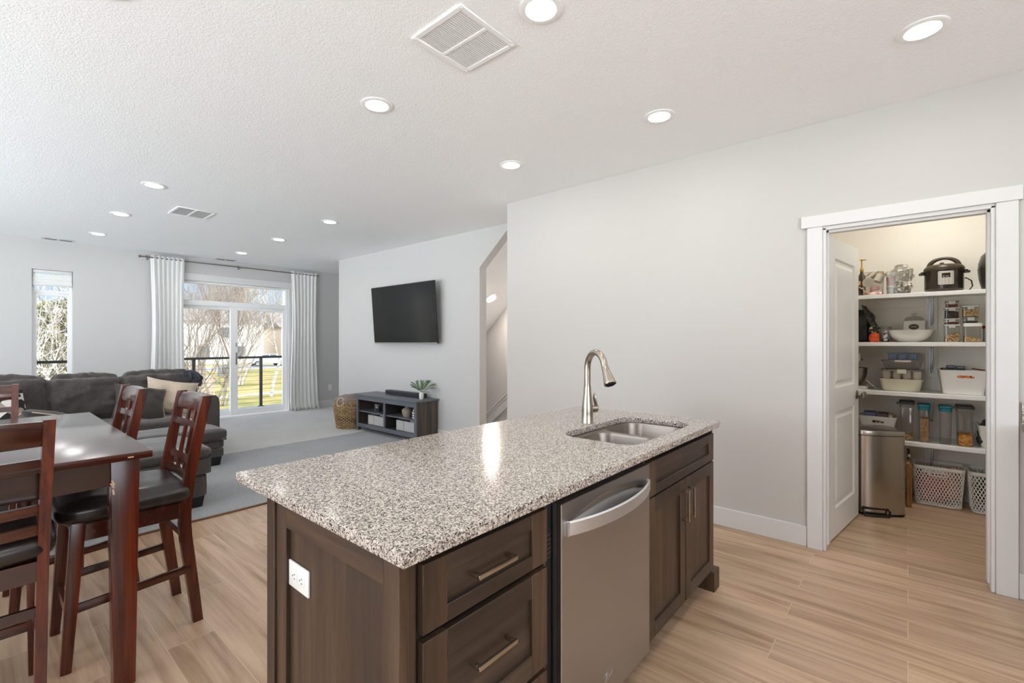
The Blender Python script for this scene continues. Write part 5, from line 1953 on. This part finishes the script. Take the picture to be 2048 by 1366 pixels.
def cyl_patch(mb, r0, r1, a0, a1, z0, z1, rc, n=12):
    xs = sorted({a0 + (a1 - a0) * i / n for i in range(n + 1)} | {a0 + rc * (1 - math.cos(i * .3927)) for i in range(5)} | {a1 - rc * (1 - math.cos(i * .3927)) for i in range(5)})
    P3 = lambda r, a, h: Vector((cx - r * math.cos(a / r1), cy + r * math.sin(a / r1), z + h))
    rings = []
    for a in xs:
        d = min(a - a0, a1 - a, rc)
        ins = rc - math.sqrt(max(0.0, rc * rc - (rc - d) ** 2))
        rings.append([P3(r0, a, z0 + ins), P3(r1, a, z0 + ins), P3(r1, a, z1 - ins), P3(r0, a, z1 - ins)])
    mb.loft(rings)
cyl_patch(pn, .119, .1232, -.060, .044, .050, .168, .010)
p_ = pn.build('panel_surround', pc_black, ck, ang=30)
pn = MB()
cyl_patch(pn, .1232, .1242, -.056, .040, .056, .164, .008)
p_ = pn.build('control_panel', pm('panel_silver', lin(196, 192, 184), .4), ck, ang=30)
pn = MB()
cyl_patch(pn, .1242, .1248, -.034, .018, .112, .148, .002)
pn.build('display', pm('display_dark', lin(40, 28, 24), .2), p_, ang=30)
dg = MB()
for i in range(3):
    a0 = -.026 + i * .013
    cyl_patch(dg, .1248, .1251, a0, a0 + .008, .116, .1175, .0006)
    cyl_patch(dg, .1248, .1251, a0, a0 + .008, .1255, .127, .0006)
    cyl_patch(dg, .1248, .1251, a0 + (.0 if i % 2 else .0065), a0 + (.0015 if i % 2 else .008), .1175, .1255, .0006)
dg.build('digits', pm('digit_white', lin(226, 210, 190), .5), p_, smooth=False)
bt = MB()
for a in (-.0475, .031):
    for k in range(8):
        cyl_patch(bt, .1242, .1245, a - .005, a + .005, .064 + k * .0125, .0675 + k * .0125, .001)
for a in (-.025, -.003, .014):
    for k in range(4):
        cyl_patch(bt, .1242, .1245, a - .0045, a + .0045, .064 + k * .0115, .067 + k * .0115, .001)
bt.build('button', pm('button_grey', lin(120, 116, 110), .5), p_, smooth=False)
b = MB()
b.tube([(cx + .08, cy - .09, z + .10), (cx + .07, cy - .135, z + .118), (cx + .05, cy - .165, z + .09), (cx + .03, cy - .170, z + .045), (cx + .02, cy - .150, z + .012), (cx + .01, cy - .132, z + .005)], .0045, 8)
b.build('power_cord', black_plastic, ck)

af = thing('air_fryer', 'dark rounded air fryer at the right end of the top shelf', 'air fryer', (5.17, -.545, z))
b = MB()
b.lathe([(.0, .0005), (.098, .0005), (.105, .01), (.122, .09), (.128, .15), (.125, .21), (.110, .27), (.080, .305), (.04, .318), (.0, .32)], (5.17, -.545, z), 40)
b.build('body', pm('fryer_black', lin(48, 46, 38), .3, coat=.3), af)
b = MB()
b.tube([(5.17 + .1275 * math.cos(i * .157), -.545 + .1275 * math.sin(i * .157), z + .165) for i in range(40)], .002, 6, True)
b.build('seam_ring', matte_black, af)
b = MB()
b.bar((5.055, -.555, z + .12), (5.0, -.560, z + .12), .03, .05, (0, 0, 1), .006)
b.build('drawer_handle', matte_black, af)

# ---- second shelf
z = SH[2]
b = MB()
b.soft((5.22, .325, z + .135), (.055, .075, .134), .02, .018, 14, .022, 9, 3)
tag(b.build('coffee_bag', pm('black_foil', lin(34, 34, 32), .22, .3, bmp=(30, .5, .01)), ang=60), 'large crumpled black foil bag at the left of the second shelf', 'bag')
b = MB()
rg = []
for i in range(9):
    q = i / 8
    xx, yy, zz = 5.15 + .03 * q, .225 + .075 * q, z + .135 + .185 * q
    w = .030 - .012 * q
    rg.append([Vector((xx - .01, yy - w, zz)), Vector((xx - .018, yy, zz + .006)), Vector((xx - .01, yy + w, zz + .012)), Vector((xx + .012, yy + w * .8, zz + .010)), Vector((xx + .016, yy, zz)), Vector((xx + .012, yy - w * .8, zz - .004))])
sn = thing('snack_bag', 'tall folded snack bag, black at the top and red orange at the bottom', 'bag', (5.11, .225, z))
b.__init__()
b.loft(rg)
b.build('folded_top', pm('bag_black', lin(38, 36, 34), .3, .2, var=(50, lin(80, 78, 74), 3)), sn)
b = MB()
b.soft((5.11, .222, z + .038), (.035, .030, .0375), .014, .006, 10, .008, 22, 1)
b.build('bag_front', pm('bag_red', lin(186, 44, 22), .35, var=(40, lin(220, 92, 36), 2)), sn)
b = MB()
b.soft((5.115, .222, z + .105), (.032, .029, .030), .012, .004, 10, .008, 20, 4)
b.build('bag_middle', cells('bag_print', 55, [(0, lin(24, 22, 20)), (.55, lin(206, 188, 150)), (.75, lin(24, 22, 20)), (1, lin(24, 22, 20))], .35), sn)
jr = thing('glass_jar', 'clear lidded glass jar with a pale label beside the snack bag', 'jar', (5.13, .135, z))
b = MB().lathe([(.0, .0005), (.040, .0005), (.042, .004), (.042, .115), (.0, .115)], (5.13, .147, z), 32)
b.build('body', grey_glass, jr)
b = MB().lathe([(.0, .1155), (.047, .1155), (.048, .122), (.046, .134), (.0, .136)], (5.13, .147, z), 32)
b.build('lid', lid_smoke, jr)
b = MB()
b.box(5.084, 5.0865, .132, .160, z + .012, z + .10)
b.build('label', cells('label_print', 70, [(0, lin(60, 84, 104)), (.3, lin(190, 196, 198)), (1, lin(190, 196, 198))], .5), jr)
fill(5.13, .147, z + .002, .05, .05, .022, redsn, 'dried_fruit', 'dark red pieces at the bottom of the glass jar with a pale label', 'snack', .004, 0, 4)
b = MB()
b.lathe([(.0, .0005), (.070, .0005), (.080, .006), (.115, .030), (.140, .062), (.151, .094), (.1535, .101), (.148, .101), (.133, .064), (.108, .036), (.07, .014), (.0, .010)], (5.16, -.011, z), 56)
tag(b.build('serving_bowl', ceramic), 'wide white ceramic bowl on the second pantry shelf', 'bowl')
cb = thing('white_canister', 'square white canister with a dark oval label behind the bowl', 'canister', (5.335, -.040, z))
b = MB().box(5.285, 5.365, -.113, .030, z + .0005, z + .185, .006)
b.build('box', pm('canister_white', lin(226, 224, 214), .4), cb)
b = MB()
b.tube([(5.285, -.038, z + .132), (5.2835, -.038, z + .132)], .034, 28)
b.V = [Vector((v.x, v.y, z + .132 + (v.z - z - .132) * .72)) for v in b.V]
lb = b.build('oval_label', pm('label_brown', lin(66, 56, 46), .5), cb)
b = MB()
b.tube([(5.283, -.038 + .018 - .036 * i / 14, z + .132 + .005 * math.sin(i * 1.9)) for i in range(15)], .0011, 5)
b.build('script_line', pm('letter_cream', lin(206, 196, 178), .6), lb)
gd = thing('glass_dome', 'clear glass lid with a crystal knob on the white canister', 'lid', (5.325, -.04, z + .186))
b = MB().lathe([(.066, .1858), (.064, .200), (.052, .216), (.022, .224), (.0, .225)], (5.325, -.04, z), 32, .58, 1.0)
b.build('dome', grey_glass, gd)
b = MB()
b.lathe([(.0, .2252), (.007, .2252), (.006, .234), (.018, .241), (.022, .249), (.014, .254), (.008, .262), (.0, .264)], (5.325, -.04, z), 10)
b.build('knob', pm('crystal', lin(206, 204, 196), .1, coat=.8), gd)

def stackjar(y, zz, w, d, h, label, m, fh, nm, lb, cat, lidm=lid_clear, slope=0.0, seed=1.0, x=5.12):
    box_jar(x, y, zz, w, d, h, label, lidm, box_glass, .012, 0, 'clear food containers on the second shelf')
    fill(x, y, zz + .004, w - .008, d - .008, fh, m, nm, lb, cat, .005, slope, seed)
LX, RX = -.266, -.378
stackjar(LX, z, .088, .13, .128, 'tall clear container of oats at the bottom of the left stack', oats, .060, 'rolled_oats', 'rolled oats in the bottom container of the left stack', 'oats', lid_clear, -.03, 2)
stackjar(LX, z + .1415, .084, .12, .036, 'flat clear container second from the bottom of the left stack', redsn, .012, 'dried_spice', 'thin layer of dark spice in the flat container of the left stack', 'spice', lid_clear, 0, 3)
stackjar(LX, z + .1905, .084, .12, .074, 'clear container of dark beans, third in the left stack', beans, .052, 'dark_beans', 'dark beans in the third container of the left stack', 'beans', lid_clear, .012, 4)
stackjar(LX, z + .2775, .074, .10, .040, 'small clear container on top of the left stack', redsn, .022, 'dried_berries', 'dark red berries in the topmost small container', 'berries', lid_smoke, 0, 5)
box_jar(5.12, RX - .004, z, .098, .14, .122, 'clear container with a thick white lid at the bottom of the right stack', white_plastic, box_glass, .026, 0, 'clear food containers on the second shelf', False)
fill(5.12, RX - .004, z + .004, .09, .132, .034, oats, 'rolled_oats', 'rolled oats in the container with the white lid', 'oats', .005, .028, 6)
stackjar(RX + .006, z + .1495, .082, .12, .034, 'flat clear container on the white lid of the right stack', beans, .010, 'black_seeds', 'black seeds in the flat container of the right stack', 'seeds', lid_smoke, 0, 7)
stackjar(RX + .006, z + .1970, .090, .12, .076, 'clear container of granola on top of the right stack', oats, .058, 'granola', 'granola in the top container of the right stack', 'granola', lid_clear, 0, 8)
jr = thing('canister', 'grey canister with a red lid at the right end of the second shelf', 'canister', (5.13, -.475, z))
b = MB().lathe([(.0, .0005), (.036, .0005), (.037, .004), (.037, .105), (.0, .105)], (5.13, -.480, z), 28)
b.build('body', pm('ribbed_grey', lin(150, 150, 150), .35, bmp=((2, 2, 500), .4, .003)), jr)
b = MB().lathe([(.0, .1055), (.040, .1055), (.041, .112), (.040, .128), (.0, .130)], (5.13, -.480, z), 28)
b.build('lid', pm('red_lid', lin(150, 32, 28), .4), jr)

# ---- third shelf
z = SH[3]
mx = thing('stand_mixer', 'white stand mixer with a steel bowl, half hidden by the pantry door', 'stand mixer', (5.16, .36, z))
white_en = pm('white_enamel', lin(228, 224, 214), .22, coat=.5)
b = MB()
b.loft([[Vector((5.17 + a, .40 + c, z + h)) for a, c in rrect(-.10, .10, -.135, .14, .05, 6)] for h in (.0005, .024, .030)])
b.loft([[Vector((5.17 + a, .485 + c, z + h)) for a, c in rrect(-.045, .045, -.045, .045, .03, 6)] for h in (.030, .14, .22)])
b.build('stand', white_en, mx)
b = MB()
b.tube([(5.17, .54, z + .27), (5.17, .52, z + .272), (5.17, .44, z + .275), (5.17, .36, z + .272), (5.17, .325, z + .270), (5.17, .318, z + .270)], [.03, .052, .058, .054, .042, .02], 24)
b.build('motor_head', white_en, mx)
b = MB()
b.tube([(5.17, .318, z + .27), (5.17, .306, z + .27)], .017, 18)
b.cyl((5.13, .345, z + .252), (5.105, .345, z + .250), .007, n=12)
b.cyl((5.17, .36, z + .222), (5.17, .36, z + .185), .010, n=14)
b.build('attachment_hub', chrome, mx)
b = MB()
b.lathe([(.0, .034), (.04, .034), (.045, .038), (.072, .075), (.090, .13), (.094, .185), (.097, .188), (.092, .188), (.086, .13), (.066, .078), (.0, .045)], (5.17, .365, z), 40)
b.build('bowl', steel_sink, mx)
b = MB()
b.tube([(5.12, .28, z + .08), (5.10, .262, z + .07), (5.11, .25, z + .05), (5.16, .21, z + .012), (5.25, .16, z + .005), (5.32, .14, z + .004)], .0025, 6)
b.build('power_cord', white_plastic, mx)

t = thing('baking_dish', 'cream oval ceramic baking dish at the bottom of the dish stack', 'dish', (5.16, .046, z))
b = MB()
b.lathe([(.0, .0005), (.118, .0005), (.126, .01), (.140, .085), (.145, .092), (.146, .104), (.140, .104), (.134, .09), (.12, .014), (.0, .010)], (5.16, .046, z), 72, .72, 1.0, 3.2)
b.build('dish', pm('cream_ceramic', lin(216, 210, 190), .35, coat=.2), t)
t = thing('muffin_carrier', 'lidded muffin tin with pale cups, second in the dish stack', 'bakeware', (5.16, .04, z + .105))
b = MB()
b.lathe([(.118, .176), (.139, .176), (.141, .170), (.141, .182), (.0, .184)], (5.16, .040, z), 60, .72, 1.0, 4.5)
b.build('lid', lid_smoke, t)
for i in range(4):
    for j in range(2):
        yy = .040 - .096 + .064 * i
        xx = 5.16 - .045 + .09 * j
        c = MB().lathe([(.0, .1055), (.026, .1055), (.030, .13), (.0305, .1685), (.0, .1685)], (xx, yy, z), 20, 1, 1, 3)
        c.build('muffin_cup', pm('cup_tan_%d%d' % (i, j), lin(190, 180, 164), .45), t)
b = MB().box(5.050, 5.056, .010, .070, z + .150, z + .186, .003)
b.build('latch', cream, t)
t = thing('glass_baking_dish', 'clear glass baking dish with a pale lid clip, third in the dish stack', 'dish', (5.16, .04, z + .185))
b = MB()
b.lathe([(.0, .1845), (.105, .1845), (.118, .195), (.130, .250), (.130, .251), (.0, .251)], (5.16, .038, z), 60, .70, 1.0, 4.0)
b.build('dish', grey_glass, t)
b = MB()
b.lathe([(.0, .2515), (.138, .2515), (.140, .256), (.137, .262), (.0, .262)], (5.16, .038, z), 60, .72, 1.0, 4.5)
b.build('lid', lid_smoke, t)
b = MB().box(5.053, 5.060, -.02, .085, z + .246, z + .263, .003)
b.build('clip', cream, t)
t = thing('blue_muffin_tray', 'blue three-section silicone tray on top of the dish stack', 'tray', (5.16, .034, z + .2625))
blue = pm('dusty_blue', lin(112, 130, 160), .5)
b = MB()
b.lathe([(.0, .312), (.100, .312), (.104, .315), (.104, .320), (.0, .320)], (5.16, .034, z), 48, .62, 1.0, 4.0)
b.build('rim', blue, t)
for i in range(3):
    yy = .034 + .066 * (i - 1)
    c = MB().loft([[Vector((5.16 + a, yy + c_, z + h)) for a, c_ in rrect(-.052 * k, .052 * k, -.029 * k, .029 * k, .010, 4)] for h, k in ((.2628, .86), (.3118, 1.0))])
    c.build('section', blue, t)

def white_bin(x, y, w, d, h, label, group, hole, zz, taper=.86, m=None, inner=None):
    """tapered open plastic bin with an oval hand hole showing what is inside"""
    t = thing('plastic_bin', label, 'storage bin', (x, y, zz), 0, group)
    m = m or white_plastic
    b = MB()
    r = lambda k, h_, e=0.0: [Vector((x + a, y + c, zz + h_)) for a, c in rrect(-d / 2 * k + e, d / 2 * k - e, -w / 2 * k + e, w / 2 * k - e, .022, 5)]
    b.loft([r(taper, .001), r(1, h), r(1, h, .004), r(taper, .006, .004)], cap=False)
    b.add(r(taper, .001), [tuple(range(24))])
    b.add(r(taper, .006, .004), [tuple(range(24))])
    b.build('bin_body', m, t)
    b = MB()
    b.tube(r(1, h), .0035, 6, True)
    b.build('rim', m, t)
    if hole:
        hy, hz, hw, hh, hm = hole
        k = taper + (1 - taper) * hz / h
        xs = x - d / 2 * k
        b = MB()
        b.loft([[Vector((xs - .0016 - q * .0, y + hy + a, zz + hz + c)) for a, c in rrect(-hw / 2, hw / 2, -hh / 2, hh / 2, hh * .49, 5)], [Vector((xs + .002, y + hy + a, zz + hz + c)) for a, c in rrect(-hw / 2, hw / 2, -hh / 2, hh / 2, hh * .49, 5)]]) if False else None
        q = 0
        ring = lambda o: [Vector((xs + o - (c / h) * 0 , y + hy + a, zz + hz + c)) for a, c in rrect(-hw / 2, hw / 2, -hh / 2, hh / 2, hh * .48, 5)]
        b.loft([ring(-.0022), ring(.003)])
        b.build('hand_hole', hm, t)
    return t
pack_o = cells('orange_packets', 60, [(0, lin(196, 96, 40)), (.45, lin(220, 140, 70)), (.7, lin(150, 50, 30)), (.9, lin(236, 214, 190)), (1, lin(236, 214, 190))], .45)
pack_m = cells('mixed_packets', 50, [(0, lin(40, 44, 60)), (.35, lin(70, 50, 46)), (.6, lin(180, 120, 70)), (.85, lin(210, 200, 190)), (1, lin(210, 200, 190))], .45)
white_bin(5.20, -.330, .278, .33, .190, 'large white plastic bin with an oval handle hole on the third shelf', 'white plastic bins', (-.012, .142, .098, .020, pack_o), z, .84)
navy = pm('navy_carton', lin(34, 44, 62), .5)
let_w = pm('letter_white', lin(220, 220, 216), .6)
for i, (yy, zz, lb) in enumerate(((-.262, .226, 'left one'), (-.318, .222, 'right one'))):
    t = thing('pasta_box', 'dark blue pasta box sticking out of the white bin, %s' % lb, 'box', (5.16, yy, z + .1))
    MB().box(5.11, 5.16, yy - .026, yy + .026, z + .03, z + zz, .001, 1).build('carton', navy, t)
    text_mesh('lettering', 'PASTA', .014, axes((5.1095, yy, z + zz - .011), (0, -1, 0), (0, 0, 1)), let_w, t, .0003)
b = MB()
b.obox((.05, .075, .012), rot(5.14, -.425, z + .198, 10, 0, 8), .003)
tag(b.build('snack_bar', pm('brown_wrap', lin(120, 62, 46), .4)), 'brown wrapped bar at the right of the white bin', 'snack')
b = MB()
b.obox((.10, .06, .10), rot(5.25, -.242, z + .15, 0, 0, 6), .003)
tag(b.build('carton', pm('brown_carton', lin(108, 74, 62), .5)), 'brown carton behind the pasta boxes in the white bin', 'box')

# ---- lowest shelf
z = SH[4]
white_bin(5.18, .20, .262, .25, .100, 'low white plastic basket of cartons behind the bin lid on the lowest shelf', 'white plastic bins', (-.005, .060, .082, .022, pack_m), z + .075, .84)
MB_ = MB().box(5.07, 5.29, .09, .32, z + .0005, z + .074, .004)
tag(MB_.build('shallow_crate', pm('crate_grey', lin(150, 146, 140), .6)), 'grey shallow crate under the low white basket on the lowest shelf', 'crate')
for i, (y0, y1, col, hh, lb) in enumerate(((.215, .300, (84, 98, 136), .128, 'blue carton lying in the low white basket'), (.130, .205, (92, 62, 74), .124, 'plum coloured carton in the middle of the low white basket'), (.098, .126, (186, 160, 120), .118, 'tan carton at the right of the low white basket'))):
    b = MB().box(5.09, 5.27, y0, y1, z + .085, z + .075 + hh, .002, 1)
    tag(b.build('carton', pm('carton_%d' % i, lin(*col), .5, var=(40, lin(*[min(255, c + 30) for c in col]), 3))), lb, 'box')
def dispenser(y, w, d, h, label, lidm, x=5.12, tilt_lid=True):
    t = thing('cereal_dispenser', label, 'food container', (x, y, z), 0, 'tall clear dispensers on the lowest shelf')
    b = MB()
    r = lambda k, zz: [Vector((x + a, y + c, z + zz)) for a, c in rrect(-d / 2 * k, d / 2 * k, -w / 2 * k, w / 2 * k, .014, 5)]
    b.loft([r(.90, .001), r(.92, .01), r(1.0, h * .84)])
    b.build('body', grey_glass, t)
    b = MB()
    b.loft([r(1.03, h * .842), r(1.06, h * .93), r(.98, h * .935)])
    c_ = b.build('collar', lid_smoke if lidm is lid_black else lidm, t)
    b = MB()
    b.loft([r(1.10, h * .937), r(1.16, h * .955), r(1.12, h * .985), r(.95, h)])
    b.build('lid', lidm, t)
    if lidm is lid_black:
        b = MB()
        k = -1 if y > -.1 else -1
        b.tube([(x - d * .3, y + w * .58, z + h * .96), (x - d * .3, y + w * .72, z + h * .95), (x - d * .3, y + w * .74, z + h * .93), (x - d * .3, y + w * .60, z + h * .915)], .0035, 8)
        b.build('flip_loop', lidm, c_)
    return t
dispenser(.008, .088, .17, .325, 'tall clear dispenser with a charcoal lid, leftmost on the lowest shelf', lid_black)
dispenser(-.100, .070, .14, .310, 'tall dispenser of tan cereal with a teal lid', lid_teal)
dispenser(-.229, .072, .14, .308, 'empty tall dispenser with a teal lid', lid_teal)
dispenser(-.340, .092, .17, .318, 'tall dispenser of orange pasta with a charcoal lid', lid_black)
fill(5.12, .008, z + .004, .072, .14, .045, cereal, 'cereal_crumbs', 'pale cereal at the bottom of the leftmost dispenser', 'cereal', .006, 0, 1)
fill(5.12, -.100, z + .004, .058, .115, .185, cereal, 'tan_cereal', 'tan cereal filling the teal-lidded dispenser', 'cereal', .008, 0, 2)
fill(5.12, -.340, z + .004, .076, .14, .088, pasta, 'orange_pasta', 'orange pasta shapes in the right dispenser', 'pasta', .012, 0, 3)
white_bin(5.19, -.515, .21, .30, .172, 'white plastic bin of snack bags at the right end of the lowest shelf', 'white plastic bins', None, z, .78)
for i, (yy, zz, ry, lb) in enumerate(((-.455, .185, 14, 'black printed snack bag leaning out of the right white bin'), (-.500, .205, -6, 'striped snack bag standing in the right white bin'), (-.545, .20, 4, 'tan snack bag behind the striped one in the right white bin'))):
    b = MB()
    b.soft((0, 0, 0), (.055, .030, .085), .014, .008, 10, .012, 18, i * 3.0, rot(5.13 + .03 * i, yy, z + zz - .07, ry, 0, 0))
    tag(b.build('snack_bag', cells('snack_print_%d' % i, 34, [(0, lin(30, 30, 30)), (.45, lin(60, 58, 56)), (.7, lin(226, 224, 218) if i < 2 else lin(170, 150, 116)), (.82, lin(40, 36, 34)), (1, lin(40, 36, 34))], .35), ang=60), lb, 'bag')

# ---- pantry floor: bin, bags, laundry-type baskets
tc = thing('trash_can', 'stainless steel pedal bin standing on the pantry floor beside the open door', 'trash can', (4.67, .24, 0), 0)
ex = Vector((-.44, .898, 0))            # along the front, away from the viewer's right
ez = Vector((.898, .44, 0))             # depth, away from the front
o0 = Vector((4.612, .003, 0))
Wc, Dc, Hc = .345, .27, .640
def canring(zz, grow=0.0):
    pts = rrect(-grow, Wc + grow, -grow, Dc + grow, [.05, .05, .03, .065], 8)
    # subdivide the front run and bow it outwards
    i0 = max(range(len(pts)), key=lambda i: math.hypot(pts[i][0] - pts[(i + 1) % len(pts)][0], pts[i][1] - pts[(i + 1) % len(pts)][1]) if pts[i][1] < .01 and pts[(i + 1) % len(pts)][1] < .01 else 0)
    p, q = pts[i0], pts[(i0 + 1) % len(pts)]
    pts = pts[:i0 + 1] + [(p[0] + (q[0] - p[0]) * k / 12, p[1] + (q[1] - p[1]) * k / 12) for k in range(1, 12)] + pts[i0 + 1:]
    bow = lambda a, c: c - .030 * max(0.0, 1 - ((a - Wc / 2) / (Wc / 2)) ** 2) * max(0.0, 1 - c / Dc)
    return [o0 + ex * a + ez * (bow(a, c) + .012) + Vector((0, 0, zz)) for a, c in pts]
b = MB()
b.loft([canring(.020), canring(.612)])
b.build('body', pm('bin_steel', lin(182, 176, 168), .2, 1.0, bmp=((3, 3, 300), .03, .001)), tc)
b = MB()
b.loft([canring(.0005, -.002), canring(.0195, .002)])
b.build('base_ring', black_plastic, tc)
b = MB()
b.loft([canring(.6125, -.002), canring(.6175, -.002)])
b.build('gasket', black_plastic, tc)
b = MB()
b.loft([canring(.618, .004), canring(.645, .006), canring(.652, .003), canring(.6545, -.006)])
b.build('lid', pm('bin_lid', lin(186, 182, 176), .22, 1.0), tc)
b = MB()
pdl = lambda a, d, h: o0 + ex * a - ez * (d + .016) + Vector((0, 0, h))
b.tube([pdl(.13, .0, .052), pdl(.13, .022, .045), pdl(.135, .03, .012), pdl(.30, .03, .012), pdl(.305, .022, .045), pdl(.305, .0, .052)], .0075, 8)
b.tube([pdl(.13, .006, .056), pdl(.305, .006, .056)], .006, 8)
b.build('pedal', black_plastic, tc)

t = thing('paper_bag', 'narrow brown paper bags standing between the steel bin and the white basket', 'bag', (4.98, -.01, 0))
b = MB()
b.box(4.905, 5.12, -.012, .008, .0005, .352, .002, 1)
b.box(4.915, 5.13, -.024, -.0125, .0005, .33, .002, 1)
b.build('bag', pm('kraft_paper', lin(168, 124, 72), .85, var=(12, lin(146, 104, 58), 3)), t)
t = thing('dustpan_handle', 'dark handle with a chrome collar standing behind the paper bags', 'handle', (4.95, .0, .35))
b = MB().cyl((5.165, -.008, .001), (5.165, -.002, .430), .009, n=12)
b.build('rod', pm('brown_stick', lin(70, 48, 36), .6), t)
b = MB().cyl((5.165, -.0045, .36), (5.165, -.0038, .385), .012, n=12)
b.build('collar', chrome, t)

def lattice_basket(x, y, w, d, h, label):
    """white plastic basket with a diamond lattice wall"""
    t = thing('lattice_basket', label, 'basket', (x, y, 0), 0, 'white lattice baskets on the pantry floor')
    bm_ = white_plastic
    def P(s, v):
        # s runs round the rim 0..1, v up 0..1
        k = .86 + .14 * v
        pts = ring
        f = (s % 1.0) * len(pts)
        i = int(f) % len(pts)
        a, c = pts[i], pts[(i + 1) % len(pts)]
        q = f - int(f)
        return Vector((x + (a[0] + (c[0] - a[0]) * q) * k, y + (a[1] + (c[1] - a[1]) * q) * k, .002 + v * (h - .004)))
    base = rrect(-d / 2, d / 2, -w / 2, w / 2, .045, 10)
    # resample evenly
    L = [0]
    for i in range(len(base)):
        a, c = base[i], base[(i + 1) % len(base)]
        L.append(L[-1] + math.hypot(c[0] - a[0], c[1] - a[1]))
    N = 240
    ring = []
    j = 0
    for i in range(N):
        s = L[-1] * i / N
        while L[j + 1] < s:
            j += 1
        q = (s - L[j]) / (L[j + 1] - L[j])
        a, c = base[j], base[(j + 1) % len(base)]
        ring.append((a[0] + (c[0] - a[0]) * q, a[1] + (c[1] - a[1]) * q))
    b = MB()
    nd = 52
    v0, v1 = .05, .93
    slope = .14
    for k in range(nd):
        for sg in (1, -1):
            pts = []
            for i in range(11):
                v = v0 + (v1 - v0) * i / 10
                pts.append(P(k / nd + sg * slope * (v - v0), v))
            b.tube(pts, .0032, 4, flat=.8)
    b.build('lattice_wall', bm_, t)
    for nm, v0_, v1_ in (('top_rim', .925, 1.0), ('base_rim', .005, .055)):
        b = MB()
        rg = []
        for i in range(80):
            lo, hi = P(i / 80, v0_), P(i / 80, v1_)
            o = Vector((lo.x - x, lo.y - y, 0)).normalized() * .0045
            rg.append([lo - o, lo + o, (lo + hi) / 2 + o * 1.2, hi + o * 1.5, hi - o])
        b.loft(rg, closed=True)
        b.build(nm, bm_, t)
    b = MB()
    b.add([P(i / 48, .0) for i in range(48)], [tuple(range(48))])
    b.build('bottom', bm_, t)
    b = MB()
    xf = x - d / 2 * .975
    b.tube([Vector((xf - .002 + (0 if c > 0 else .003), y + a, h * .80 + c)) for a, c in rrect(-.055, .055, -.014, .014, .012, 5)], .0045, 6, True)
    b.build('hand_hole', bm_, t)
    return t
lattice_basket(5.208, -.186, .318, .27, .325, 'white lattice basket of snack packets on the pantry floor beside the steel bin')
lattice_basket(5.206, -.520, .318, .29, .325, 'second white lattice basket at the right edge of the pantry floor')
rng = random.Random(12)
packs = [((190, 60, 50), 'red'), ((206, 120, 84), 'salmon'), ((226, 222, 214), 'white'), ((120, 60, 52), 'dark red'), ((200, 150, 90), 'golden')]
places = ['at the front of', 'in the middle of', 'along the back of', 'at the left of', 'on the right of']
for i, ((r, g, bb), nm) in enumerate(packs):
    m = rot(5.16 + .028 * i, -.19 + (.03, -.04, .02, .055, -.06)[i], .135 + .012 * i, rng.uniform(-12, 12), rng.uniform(-14, 14), rng.uniform(-10, 10))
    b = MB()
    b.soft((0, 0, 0), (.012, .075, .105), .010, .008, 8, .006, 20, i * 2.0, m)
    tag(b.build('snack_packet', pm('packet_%d' % i, lin(r, g, bb), .4, var=(30, lin(min(255, r + 30), min(255, g + 40), min(255, bb + 40)), 2)), ang=60), '%s snack packet %s the lattice basket beside the steel bin' % (nm, places[i]), 'snack packet')
b = MB()
b.tube([Vector((5.14 + .030 * math.cos(q * .314), -.275 + .030 * math.sin(q * .314), .298 + .012 * math.sin(q * .314))) for q in range(20)], .007, 8, True)
tag(b.build('red_ring', pm('red_ring', lin(176, 52, 44), .4)), 'red ring-shaped lid on top of the packets in the left lattice basket', 'lid')
for i, (c, nm, yy) in enumerate((((44, 46, 44), 'black', -.475), ((70, 110, 64), 'green', -.46), ((60, 56, 54), 'charcoal', -.545))):
    b = MB()
    b.soft((0, 0, 0), (.014, .075, .10), .011, .008, 8, .006, 20, i * 5.0 + 1, rot(5.16 + .04 * i, yy - .03, .165 + .01 * i, rng.uniform(-10, 10), rng.uniform(-14, 14), 4))
    tag(b.build('snack_packet', pm('packet_b%d' % i, lin(*c), .4), ang=60), '%s snack packet in the right lattice basket' % nm, 'snack packet')
